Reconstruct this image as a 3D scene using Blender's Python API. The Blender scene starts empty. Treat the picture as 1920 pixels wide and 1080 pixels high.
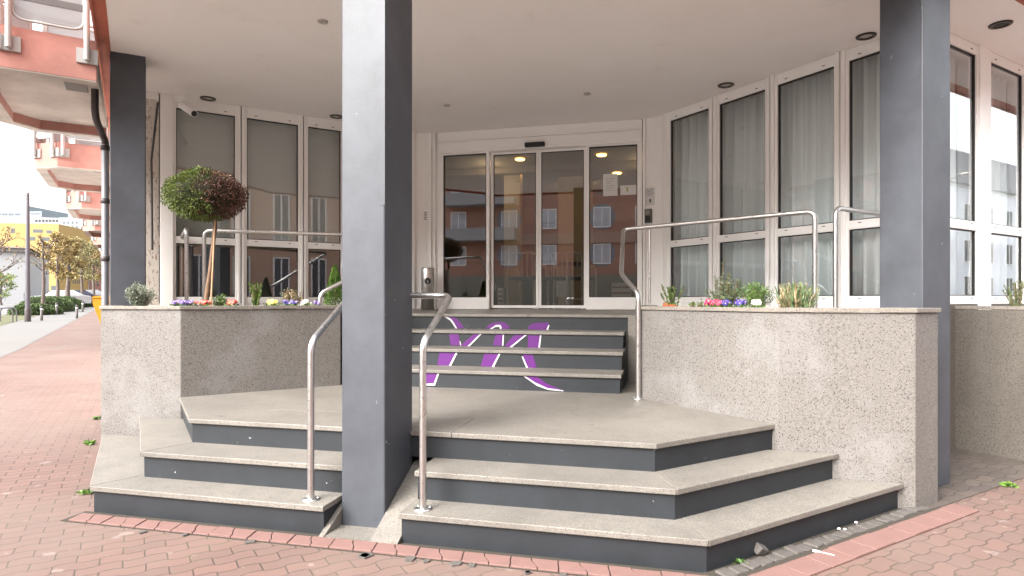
import bpy, math, random
from mathutils import Vector, Matrix, noise
random.seed(7)
PI=math.pi; R=math.radians
S=bpy.context.scene; COL=S.collection
# ------------------------------------------------------------------ camera, sky, sun, exposure
CU,CV,CZ=1.716,-3.333,1.345; YAW=R(13.7); FPX=1160.0; YH=563.0
cd=bpy.data.cameras.new('camera'); cam=bpy.data.objects.new('camera',cd); COL.objects.link(cam)
cam.location=(CU,CV,CZ); cam.rotation_euler=(R(90),0,YAW)
cd.sensor_width=36; cd.lens=FPX/1920*36; cd.shift_y=(YH-540)/1920; cd.clip_end=2000; cd.clip_start=.05
S.camera=cam
w=bpy.data.worlds.new('World'); S.world=w; w.use_nodes=True
nt=w.node_tree; bg=nt.nodes['Background']
sky=nt.nodes.new('ShaderNodeTexSky'); sky.sky_type='NISHITA'; sky.sun_disc=False
SUN_EL=R(40); SUN_AZ=R(212)   # direction the light comes from, measured clockwise from +Y
sky.sun_elevation=SUN_EL; sky.sun_rotation=SUN_AZ; sky.air_density=1.6; sky.dust_density=6; sky.ozone_density=1
hs=nt.nodes.new('ShaderNodeHueSaturation'); hs.inputs['Saturation'].default_value=.2
nt.links.new(sky.outputs[0],hs.inputs['Color']); nt.links.new(hs.outputs[0],bg.inputs['Color'])
bg.inputs['Strength'].default_value=.15
sd=bpy.data.lights.new('sun','SUN'); sun=bpy.data.objects.new('sun',sd); COL.objects.link(sun)
sd.energy=.5; sd.angle=R(40); sd.color=(1,.97,.93)
dirv=Vector((math.sin(SUN_AZ)*math.cos(SUN_EL),math.cos(SUN_AZ)*math.cos(SUN_EL),math.sin(SUN_EL)))
sun.rotation_euler=dirv.to_track_quat('Z','Y').to_euler(); sun.location=dirv*50
S.view_settings.view_transform='Standard'; S.view_settings.look='None'; S.view_settings.gamma=1
S.view_settings.exposure=2.42
S.render.engine='CYCLES'
S.cycles.max_bounces=8; S.cycles.diffuse_bounces=5; S.cycles.transparent_max_bounces=16
# ------------------------------------------------------------------ placing helpers (a point of the plan seen at a column of the picture)
_c,_s=math.cos(YAW),math.sin(YAW)
def W(px,Y):
    X=(px-960)/FPX*Y; return (CU+X*_c-Y*_s, CV+X*_s+Y*_c)
def line_at(px,p,d):
    k=(px-960)/FPX; a,b=p[0]-CU,p[1]-CV
    A=a*_c+b*_s-k*(-a*_s+b*_c); B=d[0]*_c+d[1]*_s-k*(-d[0]*_s+d[1]*_c); t=-A/B
    return (p[0]+t*d[0],p[1]+t*d[1])
def depth(u,v): return -(u-CU)*_s+(v-CV)*_c
def zat(py,u,v): return CZ-(py-YH)*depth(u,v)/FPX
def ceil_pt(px,py,z):
    Y=FPX*(CZ-z)/(py-YH); return W(px,Y)
Q=math.sqrt(.5)
DC=(-Q,Q); DB=(Q,Q)       # along the left street / along the right street
def gz(u,v):
    s=Q*(v-u); return 0 if s<18 else min(s-18,62)*.017
# ------------------------------------------------------------------ objects
WL={}
def reg(o,loc): WL[o.name]=Vector(loc)
def tag(o,label=None,cat=None,group=None,kind=None):
    if label: o['label']=label
    if cat: o['category']=cat
    if group: o['group']=group
    if kind: o['kind']=kind
    return o
def thing(name,label,cat,loc=(0,0,0),group=None):
    o=bpy.data.objects.new(name,None); COL.objects.link(o); o.location=loc; o.empty_display_size=.2
    reg(o,loc); return tag(o,label,cat,group)
class MB:
    def __init__(s): s.v=[]; s.f=[]; s.m=[]; s.sm=[]
    def add(s,vs,fs,mi=0,sm=False):
        n=len(s.v); s.v+= [tuple(x) for x in vs]
        for f in fs: s.f.append(tuple(i+n for i in f)); s.m.append(mi); s.sm.append(sm)
        return s
    def box(s,x0,x1,y0,y1,z0,z1,mi=0):
        return s.add([(x0,y0,z0),(x1,y0,z0),(x1,y1,z0),(x0,y1,z0),(x0,y0,z1),(x1,y0,z1),(x1,y1,z1),(x0,y1,z1)],
          [(0,3,2,1),(4,5,6,7),(0,1,5,4),(1,2,6,5),(2,3,7,6),(3,0,4,7)],mi)
    def lbox(s,p,d,t0,t1,n0,n1,z0,z1,mi=0):
        # box in the frame: p + d*t + n*k, n = d turned left
        n=(-d[1],d[0]); P=lambda t,k,z:(p[0]+d[0]*t+n[0]*k,p[1]+d[1]*t+n[1]*k,z)
        return s.add([P(t0,n0,z0),P(t1,n0,z0),P(t1,n1,z0),P(t0,n1,z0),P(t0,n0,z1),P(t1,n0,z1),P(t1,n1,z1),P(t0,n1,z1)],
          [(0,3,2,1),(4,5,6,7),(0,1,5,4),(1,2,6,5),(2,3,7,6),(3,0,4,7)],mi)
    def prism(s,poly,z0,z1,mi=0):
        a=sum(poly[i][0]*poly[(i+1)%len(poly)][1]-poly[(i+1)%len(poly)][0]*poly[i][1] for i in range(len(poly)))
        if a<0: poly=poly[::-1]
        n=len(poly)
        vs=[(x,y,z0) for x,y in poly]+[(x,y,z1) for x,y in poly]
        fs=[tuple(range(n-1,-1,-1)),tuple(range(n,2*n))]+[(i,(i+1)%n,n+(i+1)%n,n+i) for i in range(n)]
        return s.add(vs,fs,mi)
    def tube(s,pts,r,n=12,mi=0,cap=True,rad=None):
        pts=[Vector(p) for p in pts]; rings=[]; up=None
        for i,p in enumerate(pts):
            if i==0: d=pts[1]-p
            elif i==len(pts)-1: d=p-pts[i-1]
            else: d=(pts[i+1]-p).normalized()+(p-pts[i-1]).normalized()
            d.normalize()
            if up is None:
                up=Vector((0,0,1)) if abs(d.z)<.9 else Vector((1,0,0))
            a=up-d*up.dot(d); a.normalize(); up=a; b=d.cross(a)
            rr=rad[i] if rad else r
            rings.append([p+(a*math.cos(2*PI*k/n)+b*math.sin(2*PI*k/n))*rr for k in range(n)])
        vs=[q for rg in rings for q in rg]; fs=[]
        for i in range(len(pts)-1):
            for k in range(n): fs.append((i*n+k,i*n+(k+1)%n,(i+1)*n+(k+1)%n,(i+1)*n+k))
        s.add(vs,fs,mi,True)
        if cap:
            s.add(rings[0],[tuple(range(n-1,-1,-1))],mi); s.add(rings[-1],[tuple(range(n))],mi)
        return s
    def lathe(s,c,prof,n=24,mi=0,sm=True,axis='z'):
        vs=[];fs=[]
        for (r,h) in prof:
            for k in range(n):
                a=2*PI*k/n; vs.append((c[0]+r*math.cos(a),c[1]+r*math.sin(a),c[2]+h))
        for i in range(len(prof)-1):
            for k in range(n): fs.append((i*n+k,i*n+(k+1)%n,(i+1)*n+(k+1)%n,(i+1)*n+k))
        return s.add(vs,fs,mi,sm)
    def build(s,name,mats,parent=None,bevel=0,kind=None,loc=None):
        if not isinstance(mats,(list,tuple)): mats=[mats]
        if parent is not None: off=WL[parent.name]
        else: off=Vector(loc) if loc is not None else Vector((0,0,0))
        me=bpy.data.meshes.new(name); me.from_pydata([(x-off.x,y-off.y,z-off.z) for x,y,z in s.v],[],s.f)
        for m in mats: me.materials.append(m)
        me.polygons.foreach_set('material_index',s.m); me.polygons.foreach_set('use_smooth',s.sm); me.update()
        o=bpy.data.objects.new(name,me); COL.objects.link(o); reg(o,off)
        if parent is not None: o.parent=parent
        else: o.location=off
        if bevel:
            b=o.modifiers.new('bevel','BEVEL'); b.width=bevel; b.segments=2; b.limit_method='ANGLE'; b.angle_limit=R(40)
        if kind: o['kind']=kind
        return o
def fillet(pts,r=.08,n=5):
    P=[Vector(p) for p in pts]; out=[P[0]]
    for i in range(1,len(P)-1):
        a=(P[i-1]-P[i]); b=(P[i+1]-P[i]); rr=min(r,a.length*.45,b.length*.45)
        p0=P[i]+a.normalized()*rr; p1=P[i]+b.normalized()*rr
        for k in range(n+1):
            t=k/n; out.append(p0*(1-t)**2+P[i]*2*t*(1-t)+p1*t*t)
    out.append(P[-1]); return out
def copy_tree(o,parent=None):
    c=o.copy(); COL.objects.link(c); c.parent=parent
    for ch in o.children: copy_tree(ch,c)
    return c
# ------------------------------------------------------------------ materials
def mk(name):
    m=bpy.data.materials.new(name); m.use_nodes=True; t=m.node_tree; b=t.nodes['Principled BSDF']; return m,t,b
def N(t,ty,**k):
    n=t.nodes.new(ty)
    for a,v in k.items(): setattr(n,a,v)
    return n
def rgb(c): return (c[0],c[1],c[2],1)
def ramp(t,src,stops):
    r=N(t,'ShaderNodeValToRGB'); e=r.color_ramp.elements
    while len(e)<len(stops): e.new(.5)
    for i,(p,c) in enumerate(stops): e[i].position=p; e[i].color=rgb(c) if isinstance(c,tuple) else (c,c,c,1)
    t.links.new(src,r.inputs[0]); return r.outputs[0]
def mixc(t,fac,a,b,mode='MIX'):
    m=N(t,'ShaderNodeMix',data_type='RGBA',blend_type=mode)
    for i,x in ((0,fac),(6,a),(7,b)):
        if hasattr(x,'links') or hasattr(x,'is_output'): t.links.new(x,m.inputs[i])
        else: m.inputs[i].default_value=x if i==0 else rgb(x)
    return m.outputs[2]
def coords(t,sc=(1,1,1),rz=0,obj=False):
    if obj:
        g=N(t,'ShaderNodeTexCoord').outputs['Object']
    else: g=N(t,'ShaderNodeNewGeometry').outputs['Position']
    mp=N(t,'ShaderNodeMapping'); mp.inputs['Scale'].default_value=sc; mp.inputs['Rotation'].default_value=(0,0,rz)
    t.links.new(g,mp.inputs[0]); return mp.outputs[0]
def noi(t,vec,scale,det=3,rough=.5):
    n=N(t,'ShaderNodeTexNoise'); n.inputs['Scale'].default_value=scale; n.inputs['Detail'].default_value=det; n.inputs['Roughness'].default_value=rough
    t.links.new(vec,n.inputs['Vector']); return n.outputs['Fac']
def bump(t,b,h,st=.3,dist=.01):
    n=N(t,'ShaderNodeBump'); n.inputs['Strength'].default_value=st; n.inputs['Distance'].default_value=dist
    t.links.new(h,n.inputs['Height']); t.links.new(n.outputs[0],b.inputs['Normal'])
def simple(name,c,rough=.6,metal=0,var=.0,vs=4,bs=0,emis=None,est=0,spec=.5):
    m,t,b=mk(name); b.inputs['Base Color'].default_value=rgb(c); b.inputs['Roughness'].default_value=rough; b.inputs['Metallic'].default_value=metal
    b.inputs['Specular IOR Level'].default_value=spec
    if var:
        v=coords(t,obj=True); f=noi(t,v,vs,4,.6)
        o=mixc(t,f,tuple(x*(1-var) for x in c),tuple(min(1,x*(1+var)) for x in c)); t.links.new(o,b.inputs['Base Color'])
        if bs: bump(t,b,noi(t,v,vs*12,3),bs,.004)
    if emis: b.inputs['Emission Color'].default_value=rgb(emis); b.inputs['Emission Strength'].default_value=est
    return m
def granite(name,base,dark,speck=.5,scale=1.0,patch=None,rough=.55,dirt=.25,spots=False):
    m,t,b=mk(name); v=coords(t)
    n1=noi(t,v,190*scale,2,.7); n2=noi(t,v,75*scale,3,.6)
    c=ramp(t,n2,[(.38,tuple(x*.72 for x in base)),(.52,base),(.68,tuple(min(1,x*1.18) for x in base))])
    vo=N(t,'ShaderNodeTexVoronoi'); vo.inputs['Scale'].default_value=85*scale; t.links.new(v,vo.inputs['Vector'])
    # dark grains: some voronoi cells
    gr=N(t,'ShaderNodeSeparateColor'); t.links.new(vo.outputs['Color'],gr.inputs[0])
    cell=ramp(t,gr.outputs[0],[(.0,1.0),(.13*speck*2,1.0),(.13*speck*2+.02,.0)])
    dis=ramp(t,vo.outputs['Distance'],[(.3,1.0),(.5,.0)])
    mu=N(t,'ShaderNodeMath',operation='MULTIPLY'); t.links.new(cell,mu.inputs[0]); t.links.new(dis,mu.inputs[1])
    c=mixc(t,mu.outputs[0],c,dark)
    c=mixc(t,ramp(t,n1,[(.3,.5),(.42,.0)]),c,dark)
    big=noi(t,v,1.7,4,.6)
    c=mixc(t,ramp(t,big,[(.42,.0),(.7,dirt)]),c,tuple(x*.45 for x in base))
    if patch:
        pn=noi(t,v,2.3,5,.62); c=mixc(t,ramp(t,pn,[(.53,.0),(.64,patch)]),c,(.33,.33,.33))  # whitish stain patches, also painted in for light reflected off the windows
    st=noi(t,coords(t,(6,6,.5)),1.5,4,.6)
    c=mixc(t,ramp(t,st,[(.5,.0),(.75,dirt)]),c,tuple(x*.5 for x in base))
    if spots:
        sp=noi(t,v,13,2,.4); c=mixc(t,ramp(t,sp,[(.735,.0),(.75,.55)]),c,tuple(x*.35 for x in base))
        sm=noi(t,coords(t,(1,1,1),R(30)),3.2,6,.75); c=mixc(t,ramp(t,sm,[(.52,.0),(.70,.38)]),c,tuple(x*.5 for x in base))
    t.links.new(c,b.inputs['Base Color']); b.inputs['Roughness'].default_value=rough
    bump(t,b,n1,.12,.002); return m
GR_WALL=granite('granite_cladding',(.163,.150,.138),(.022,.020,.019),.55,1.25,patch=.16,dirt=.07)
GR_TREAD=granite('granite_tread',(.195,.178,.156),(.045,.038,.03),.5,1.6,dirt=.42,rough=.5,spots=True)
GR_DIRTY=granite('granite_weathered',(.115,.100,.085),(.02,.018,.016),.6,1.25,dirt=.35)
GR_COPE=granite('granite_coping',(.215,.192,.165),(.05,.04,.035),.5,1.2)
def paint(name,c,rough=.55,scuff=.5,sc=3):
    m,t,b=mk(name); v=coords(t)
    f=noi(t,v,sc,5,.65); o=mixc(t,ramp(t,f,[(.35,.0),(.7,1.0)]),tuple(x*.80 for x in c),tuple(min(1,x*1.2) for x in c))
    s=noi(t,coords(t,(5,5,1.2)),4,6,.75); o=mixc(t,ramp(t,s,[(.64,.0),(.72,scuff)]),o,tuple(x*.5 for x in c))
    s2=noi(t,v,17,4,.6); o=mixc(t,ramp(t,s2,[(.72,.0),(.75,scuff)]),o,(.55,.55,.55))
    t.links.new(o,b.inputs['Base Color']); b.inputs['Roughness'].default_value=rough
    bump(t,b,noi(t,v,48,5,.65),.16,.004); return m
P_COL=paint('column_grey_paint',(.054,.059,.071),.5,.65)
P_RISER=paint('riser_grey_paint',(.0135,.0165,.0205),.55,.8,5)
def plaster():
    m,t,b=mk('soffit_plaster'); v=coords(t)
    f=noi(t,v,.9,4,.6); o=mixc(t,f,(.84,.805,.785),(.90,.88,.865)); g_=noi(t,v,2.6,6,.7); o=mixc(t,ramp(t,g_,[(.60,.0),(.72,.30)]),o,(.66,.60,.56)); g2_=noi(t,coords(t,(1,1,1),R(20)),.45,3,.5); o=mixc(t,ramp(t,g2_,[(.5,.0),(.53,.14)]),o,(.78,.72,.68))
    t.links.new(o,b.inputs['Base Color']); b.inputs['Roughness'].default_value=.8; bump(t,b,noi(t,v,160,3,.6),.12,.002); return m
M_SOF=plaster()
M_WHITE=simple('white_frame_paint',(.86,.85,.835),.38,var=.04,vs=3)
M_WHITE2=simple('white_panel_paint',(.85,.835,.815),.5,var=.05,vs=2)
M_BLACK=simple('black_rubber',(.012,.012,.012),.5)
M_HOLE=simple('drain_slot',(.12,.09,.07),.6)
M_RED=paint('terracotta_paint',(.38,.175,.142),.7,.12,2)
M_REDU=paint('soffit_edge_terracotta',(.42,.12,.07),.7,.12,2)
M_CONC=paint('balcony_concrete',(.46,.41,.365),.8,.35,2)
def steel():
    m,t,b=mk('brushed_steel'); b.inputs['Metallic'].default_value=1; b.inputs['Base Color'].default_value=(.58,.57,.56,1)
    v=coords(t,(1,1,1)); t.links.new(ramp(t,noi(t,v,40,4,.7),[(.3,.24),(.7,.42)]),b.inputs['Roughness']); return m
M_STEEL=steel()
M_PIPE=simple('zinc_pipe',(.30,.31,.34),.45,.6,var=.15,vs=6)
M_PIPED=simple('dark_pipe',(.07,.06,.06),.5,.2,var=.2,vs=6)
def glass(name,tint,base):
    m,t,b=mk(name); t.nodes.remove(b); o=t.nodes['Material Output']
    tr=N(t,'ShaderNodeBsdfTransparent'); tr.inputs[0].default_value=rgb(tint)
    gl=N(t,'ShaderNodeBsdfGlossy'); gl.inputs['Roughness'].default_value=0; gl.inputs[0].default_value=(.95,.97,1,1)
    fr=N(t,'ShaderNodeFresnel'); fr.inputs[0].default_value=1.5
    ad=N(t,'ShaderNodeMath',operation='ADD',use_clamp=True); ad.inputs[1].default_value=base
    f2=N(t,'ShaderNodeMath',operation='MULTIPLY'); f2.inputs[1].default_value=2.3; t.links.new(fr.outputs[0],f2.inputs[0]); t.links.new(f2.outputs[0],ad.inputs[0])
    ge=N(t,'ShaderNodeNewGeometry'); iv=N(t,'ShaderNodeMath',operation='SUBTRACT'); iv.inputs[0].default_value=1; t.links.new(ge.outputs['Backfacing'],iv.inputs[1])
    ml=N(t,'ShaderNodeMath',operation='MULTIPLY'); t.links.new(ad.outputs[0],ml.inputs[0]); t.links.new(iv.outputs[0],ml.inputs[1])
    mx=N(t,'ShaderNodeMixShader'); t.links.new(ml.outputs[0],mx.inputs[0]); t.links.new(tr.outputs[0],mx.inputs[1]); t.links.new(gl.outputs[0],mx.inputs[2])
    t.links.new(mx.outputs[0],o.inputs[0]); return m
M_GLASS=glass('window_glass',(.955,.975,.97),.04)
M_GLASSD=glass('door_glass',(.72,.72,.70),.14)
def wavy_paving():
    m,t,b=mk('wavy_block_paving'); v=coords(t,(1,1,1),R(-45))
    sx=N(t,'ShaderNodeSeparateXYZ'); t.links.new(v,sx.inputs[0])
    def M(op,a,bv=None,cl=False):
        n=N(t,'ShaderNodeMath',operation=op,use_clamp=cl)
        for i,x in enumerate((a,bv)):
            if x is None: continue
            if isinstance(x,(int,float)): n.inputs[i].default_value=x
            else: t.links.new(x,n.inputs[i])
        return n.outputs[0]
    s1=M('SINE',M('MULTIPLY',sx.outputs[0],2*PI/.2)); s1=M('MAXIMUM',M('MINIMUM',M('MULTIPLY',s1,1.7),1),-1)
    wob=noi(t,v,2.5,2,.5); wob2=M('MULTIPLY',M('SUBTRACT',wob,.5),.02)
    y=M('ADD',M('ADD',sx.outputs[1],M('MULTIPLY',s1,.0105)),wob2)
    x=M('ADD',sx.outputs[0],M('MULTIPLY',M('SUBTRACT',noi(t,v,3.1,2,.5),.5),.02))
    cb=N(t,'ShaderNodeCombineXYZ'); t.links.new(x,cb.inputs[0]); t.links.new(y,cb.inputs[1])
    br=N(t,'ShaderNodeTexBrick'); br.offset=.5; br.inputs['Scale'].default_value=1; br.inputs['Brick Width'].default_value=.2; br.inputs['Row Height'].default_value=.1
    br.inputs['Mortar Size'].default_value=.0042; br.inputs['Mortar Smooth'].default_value=.35; br.inputs['Bias'].default_value=-.1
    t.links.new(cb.outputs[0],br.inputs['Vector'])
    br.inputs['Color1'].default_value=(.138,.077,.063,1); br.inputs['Color2'].default_value=(.108,.064,.053,1)
    nm=noi(t,v,1.3,4,.6); mort=mixc(t,ramp(t,nm,[(.5,.0),(.66,1.0)]),(.028,.018,.013),(.05,.055,.012))
    t.links.new(mort,br.inputs['Mortar'])
    c=br.outputs['Color']
    g=noi(t,v,.55,5,.6); c=mixc(t,ramp(t,g,[(.4,.0),(.65,.55)]),c,(.150,.112,.094))
    g2=noi(t,v,55,3,.7); c=mixc(t,ramp(t,g2,[(.3,.25),(.5,.0)]),c,(.16,.11,.09))
    g3=noi(t,v,4.5,5,.7); c=mixc(t,ramp(t,g3,[(.60,.0),(.72,.5)]),c,(.11,.08,.065))
    g4=noi(t,v,7,3,.5); c=mixc(t,ramp(t,g4,[(.66,.0),(.7,.35)]),c,(.3,.25,.23))
    t.links.new(c,b.inputs['Base Color']); b.inputs['Roughness'].default_value=.75
    inv=M('SUBTRACT',1,br.outputs['Fac']); h=M('ADD',inv,M('MULTIPLY',g2,.12)); bump(t,b,h,.7,.006); return m
M_PAVE=wavy_paving()
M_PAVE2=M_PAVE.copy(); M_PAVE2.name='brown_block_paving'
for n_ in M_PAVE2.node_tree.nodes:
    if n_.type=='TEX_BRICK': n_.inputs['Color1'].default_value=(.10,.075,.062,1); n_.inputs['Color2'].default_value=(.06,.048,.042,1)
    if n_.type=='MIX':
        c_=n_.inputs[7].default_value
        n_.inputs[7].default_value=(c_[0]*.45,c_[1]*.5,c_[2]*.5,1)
M_BORD=simple('pink_block',(.165,.090,.078),.75,var=.16,vs=9,bs=.4)
M_SETT=simple('sett_stone',(.085,.075,.068),.7,var=.35,vs=25,bs=.5)
M_ASPH=simple('asphalt',(.13,.128,.126),.85,var=.12,vs=.8)
M_PATH=simple('path_slabs',(.135,.132,.127),.85,var=.1,vs=.6)
M_EARTH=simple('earth',(.20,.17,.13),.9,var=.3,vs=3)
M_KERB=simple('kerb_stone',(.12,.115,.11),.8,var=.1)
def leafm(name,c1,c2,rough=.6,sc=14):
    m,t,b=mk(name); v=coords(t,obj=True); f=noi(t,v,sc,3,.6)
    t.links.new(ramp(t,f,[(.35,c1),(.65,c2)]),b.inputs['Base Color']); b.inputs['Roughness'].default_value=rough
    b.inputs['Subsurface Weight'].default_value=0; return m
L_GREEN=leafm('box_leaf_green',(.035,.065,.010),(.17,.21,.035)); L_BROWN=leafm('dead_leaf_brown',(.045,.015,.009),(.14,.055,.030))
L_SILV=leafm('silver_leaf',(.13,.155,.11),(.30,.33,.25)); L_FRESH=leafm('fresh_leaf',(.035,.09,.010),(.12,.21,.03))
L_ROSE=leafm('rosemary_leaf',(.045,.08,.03),(.15,.21,.09)); L_DRY=leafm('dry_leaf',(.2,.13,.06),(.42,.33,.2)); L_HEDGE=leafm('hedge_leaf',(.035,.06,.015),(.11,.17,.05),sc=3)
L_SPR=leafm('spring_leaf',(.19,.125,.04),(.30,.23,.085),sc=1); L_PALE=leafm('pale_leaf',(.17,.155,.06),(.27,.24,.11),sc=1)
def petal(name,c): return simple(name,c,.5,var=.2,vs=30)
F_PUR=petal('petal_violet',(.09,.04,.27)); F_RED=petal('petal_red',(.40,.006,.008)); F_YEL=petal('petal_yellow',(.50,.40,.06)); F_BLU=petal('petal_blue',(.025,.012,.20)); F_WHT=petal('petal_white',(.5,.5,.48)); F_PNK=petal('petal_magenta',(.42,.01,.09))
M_BARK=simple('bark',(.17,.10,.06),.8,var=.5,vs=30,bs=.6); M_BARKG=simple('street_bark',(.11,.085,.075),.85,var=.3,vs=8)
M_PURP=simple('purple_vinyl',(.095,.006,.145),.45,var=.08,vs=9); M_WVIN=simple('white_vinyl',(.6,.6,.6),.45)
M_PAPER=simple('paper',(.62,.62,.60),.7,var=.04); M_INK=simple('print_ink',(.05,.05,.06),.6)
M_INKG=simple('grey_print',(.3,.3,.33),.6)
# ------------------------------------------------------------------ ground
SB=[-60,18,80,220]
def strip(name,q0,q1,s0,s1,dz,mat,cuts=SB):
    ss=[s0]+[x for x in cuts if s0<x<s1]+[s1]; mb=MB()
    for a,b_ in zip(ss[:-1],ss[1:]):
        vs=[]
        for (q,s_) in ((q0,a),(q0,b_),(q1,b_),(q1,a)):
            u=-Q*q-Q*s_; v=-Q*q+Q*s_; vs.append((u,v,gz(u,v)+dz))
        mb.add(vs,[(0,1,2,3)])
    o=mb.build(name,mat,kind='structure')
    me=o.data; me.flip_normals() if me.polygons[0].normal.z<0 else None
    return o
strip('ground',-700,700,-700,700,-.03,M_EARTH,[18,80])
strip('pavement',-30,3.85,-60,18,0,M_PAVE); strip('pavement',0,3.85,18,100,0,M_PAVE)
strip('kerb_line',3.85,3.93,-60,100,.004,M_KERB)
strip('path',3.93,6.2,-60,100,0,M_PATH)
tag(strip('grass_verge',6.2,7.9,26,100,.008,leafm('verge_grass',(.055,.06,.02),(.11,.11,.045),.8,2)),kind='structure')
strip('road',8.0,15.5,-60,120,-.01,M_ASPH); strip('kerb_line',7.9,8.0,-60,120,.03,M_KERB)
strip('far_pavement',15.5,19,-60,120,.004,M_PATH)
# road of the right-hand street, off frame: seen only in reflections
mb=MB(); mb.lbox((6,-2.5),DB,-60,80,-14,-6,.002,.006); mb.build('side_road',M_ASPH,kind='structure')
# brown dirty paving in the recess right of the column
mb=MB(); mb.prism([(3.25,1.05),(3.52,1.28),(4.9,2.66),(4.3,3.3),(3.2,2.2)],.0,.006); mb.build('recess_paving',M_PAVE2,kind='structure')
# pink border row along the bottom step
mb=MB(); random.seed(3); u=-1.83; k=0
while u<2.0:
    wd=.125+random.uniform(-.006,.006)
    def sc(u0,j): return [(u0+.030*math.tanh(3*(tt-.5))*(1 if j%2 else .35)+.022, -.185-.015-.115*tt) for tt in (0,.2,.35,.5,.65,.8,1)]
    a=sc(u,k); b_=sc(u+wd-.005,k+1)
    mb.prism([(x,y) for x,y in a]+[(x,y) for x,y in b_[::-1]],0,.012+random.uniform(-.002,.003)); u+=wd; k+=1
mb.build('paving_border',M_BORD,kind='structure',bevel=.003)
M_JOINT=simple('joint_dirt',(.035,.028,.02),.9,var=.5,vs=60)
mb=MB(); mb.box(-1.85,2.0,-.325,-.15,.0,.0035); mb.lbox((2.116,-.35),DB,0,2.06,0,.30,.0,.0045); mb.build('joint_bed',M_JOINT,kind='structure')
# pink border along the right return
mb=MB(); t=0; k=0
while t<2.05:
    wd=.2; mb.lbox((2.12,-.36),DB,t,t+wd-.006,0,.15,0,.011+random.uniform(-.002,.003)); t+=wd
mb.build('paving_border',M_BORD,kind='structure',bevel=.003)
# ------------------------------------------------------------------ the building
B=thing('hotel_building','corner hotel with grey columns, cream soffit, glazed entrance and terracotta balconies','building')
ZC=3.745; ZF=1.19
edge=[(-22-1.0,22-1.0),(-1.98,-.07+.0),(1.93,-.09),(24,22-.02)]
e_out=[(-21.0,18.95),(-1.95,-.10),(2.07,-.10),(21,18.83)]
back=[(21,23),(-21,23)]
mb=MB(); mb.prism(e_out+[(21,34),(-21,34)],ZC+.02,15.5); mb.build('upper_storeys',M_RED,B)
e_in=[(-20.9,18.99),(-1.91,0.0),(1.89,0.0),(20.9,19.01)]
mb=MB(); mb.prism([(-20.9,18.99),(-1.905,-.005),(2.025,-.005),(20.9,18.87),(20.9,33),(-20.9,33)],ZC,ZC+.016); mb.build('soffit',M_SOF,B)
# red underside rim with drip lip
def rim(p,q,w):
    d=Vector((q[0]-p[0],q[1]-p[1])); L=d.length; d=(d.x/L,d.y/L)
    m_=MB(); m_.lbox(p,d,0,L,.0,.10,ZC-.004,ZC+.018); m_.lbox(p,d,0,L,-.012,.006,ZC-.03,ZC+.2); return m_.build('soffit_rim',M_REDU,B)
for a_,b_ in zip(e_out[:-1],e_out[1:]): rim(a_,b_,.1)
# columns
def column(pts,z0):
    m_=MB(); m_.prism(pts,z0,ZC+.003); return m_.build('column',P_COL,B,bevel=.008)
column([(-.139,0),(.139,0),(.139,.412),(-.139,.412)],0)
column([(3.48,1.54),(3.76,1.82),(3.55,2.03),(3.27,1.75)],0)
column([(-3.455,1.535),(-3.235,1.735),(-3.475,1.985),(-3.695,1.785)],0)
# corner beads of the front column
mb=MB(); mb.box(.112,.1412,-.0035,0.03,1.9,ZC); mb.build('corner_bead',P_COL,B)
# glazed walls ---------------------------------------------------------------
WD=.07
def window(p,d,t0,t1,zs,zt,zh,pane_top,pane_low,fw=.075,flip=1,slots=True):
    """t along d from p; frame .07 deep centred on the line; room side is +n*flip"""
    fr=MB(); zb=zs-fw
    fr.lbox(p,d,t0-.03,t0,-WD/2,WD/2,zb,ZC-.002); fr.lbox(p,d,t1,t1+.03,-WD/2,WD/2,zb,ZC-.002)
    for a,b_ in ((zb,zs),(zt-.042,zt+.042),(zh,ZC-.003)): fr.lbox(p,d,t0,t1,-WD/2+.002,WD/2-.002,a,b_)
    o=fr.build('window',M_WHITE,B,bevel=.004)
    g=MB(); e=.009; f0=-flip*WD/2
    for a,b_ in ((zs,zt-.042),(zt+.042,zh)):
        y0,y1=-.018,.018
        g.lbox(p,d,t0,t0+e,y0,y1,a,b_); g.lbox(p,d,t1-e,t1,y0,y1,a,b_); g.lbox(p,d,t0+e,t1-e,y0,y1,a,a+e); g.lbox(p,d,t0+e,t1-e,y0,y1,b_-e,b_)
    g.build('gasket',M_BLACK,o)
    for a,b_,mt in ((zs,zt-.042,pane_low),(zt+.042,zh,pane_top)):
        q=MB(); q.lbox(p,d,t0+e,t1-e,-.006,.006,a+e,b_-e); q.build('pane',mt,o)
    if slots:
        h=MB(); 
        for zz in (zb+.045,zt+.012,zh+.03):
            for tt in (t0+.09,t1-.12): h.lbox(p,d,tt,tt+.03,-WD/2-.002,WD/2+.002,zz,zz+.008)
        h.build('drain_slot',M_HOLE,o)
    return o
ZS,ZT,ZH=1.385,2.06,3.63
# right wall, towards the viewer along (+,-)
pR=(1.75,4.9); dR=(Q,-Q)
for a,b_ in ((.113,.731),(.888,1.503),(1.653,2.275),(2.422,3.03)): window(pR,dR,a,b_,ZS,ZT,ZH,M_GLASS,M_GLASS,flip=1)
def mull(p,d,a,b_,k0,k1): m_=MB(); m_.lbox(p,d,a,b_,k0,k1,1.2,ZC-.001); return m_.build('mullion',M_WHITE,B,bevel=.005)
for a,b_ in ((.761,.858),(1.533,1.623),(2.305,2.392),(3.06,3.14)):
    mull(pR,dR,a,a+(b_-a)*.42,-.06,.05); mull(pR,dR,a+(b_-a)*.52,b_,-.052,.05)
mull(pR,dR,.0,.083,-.045,.05)
mb=MB(); mb.lbox(pR,dR,0,3.2,-.03,.05,.0,1.308); mb.build('sill_wall',M_WHITE2,B)
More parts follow.
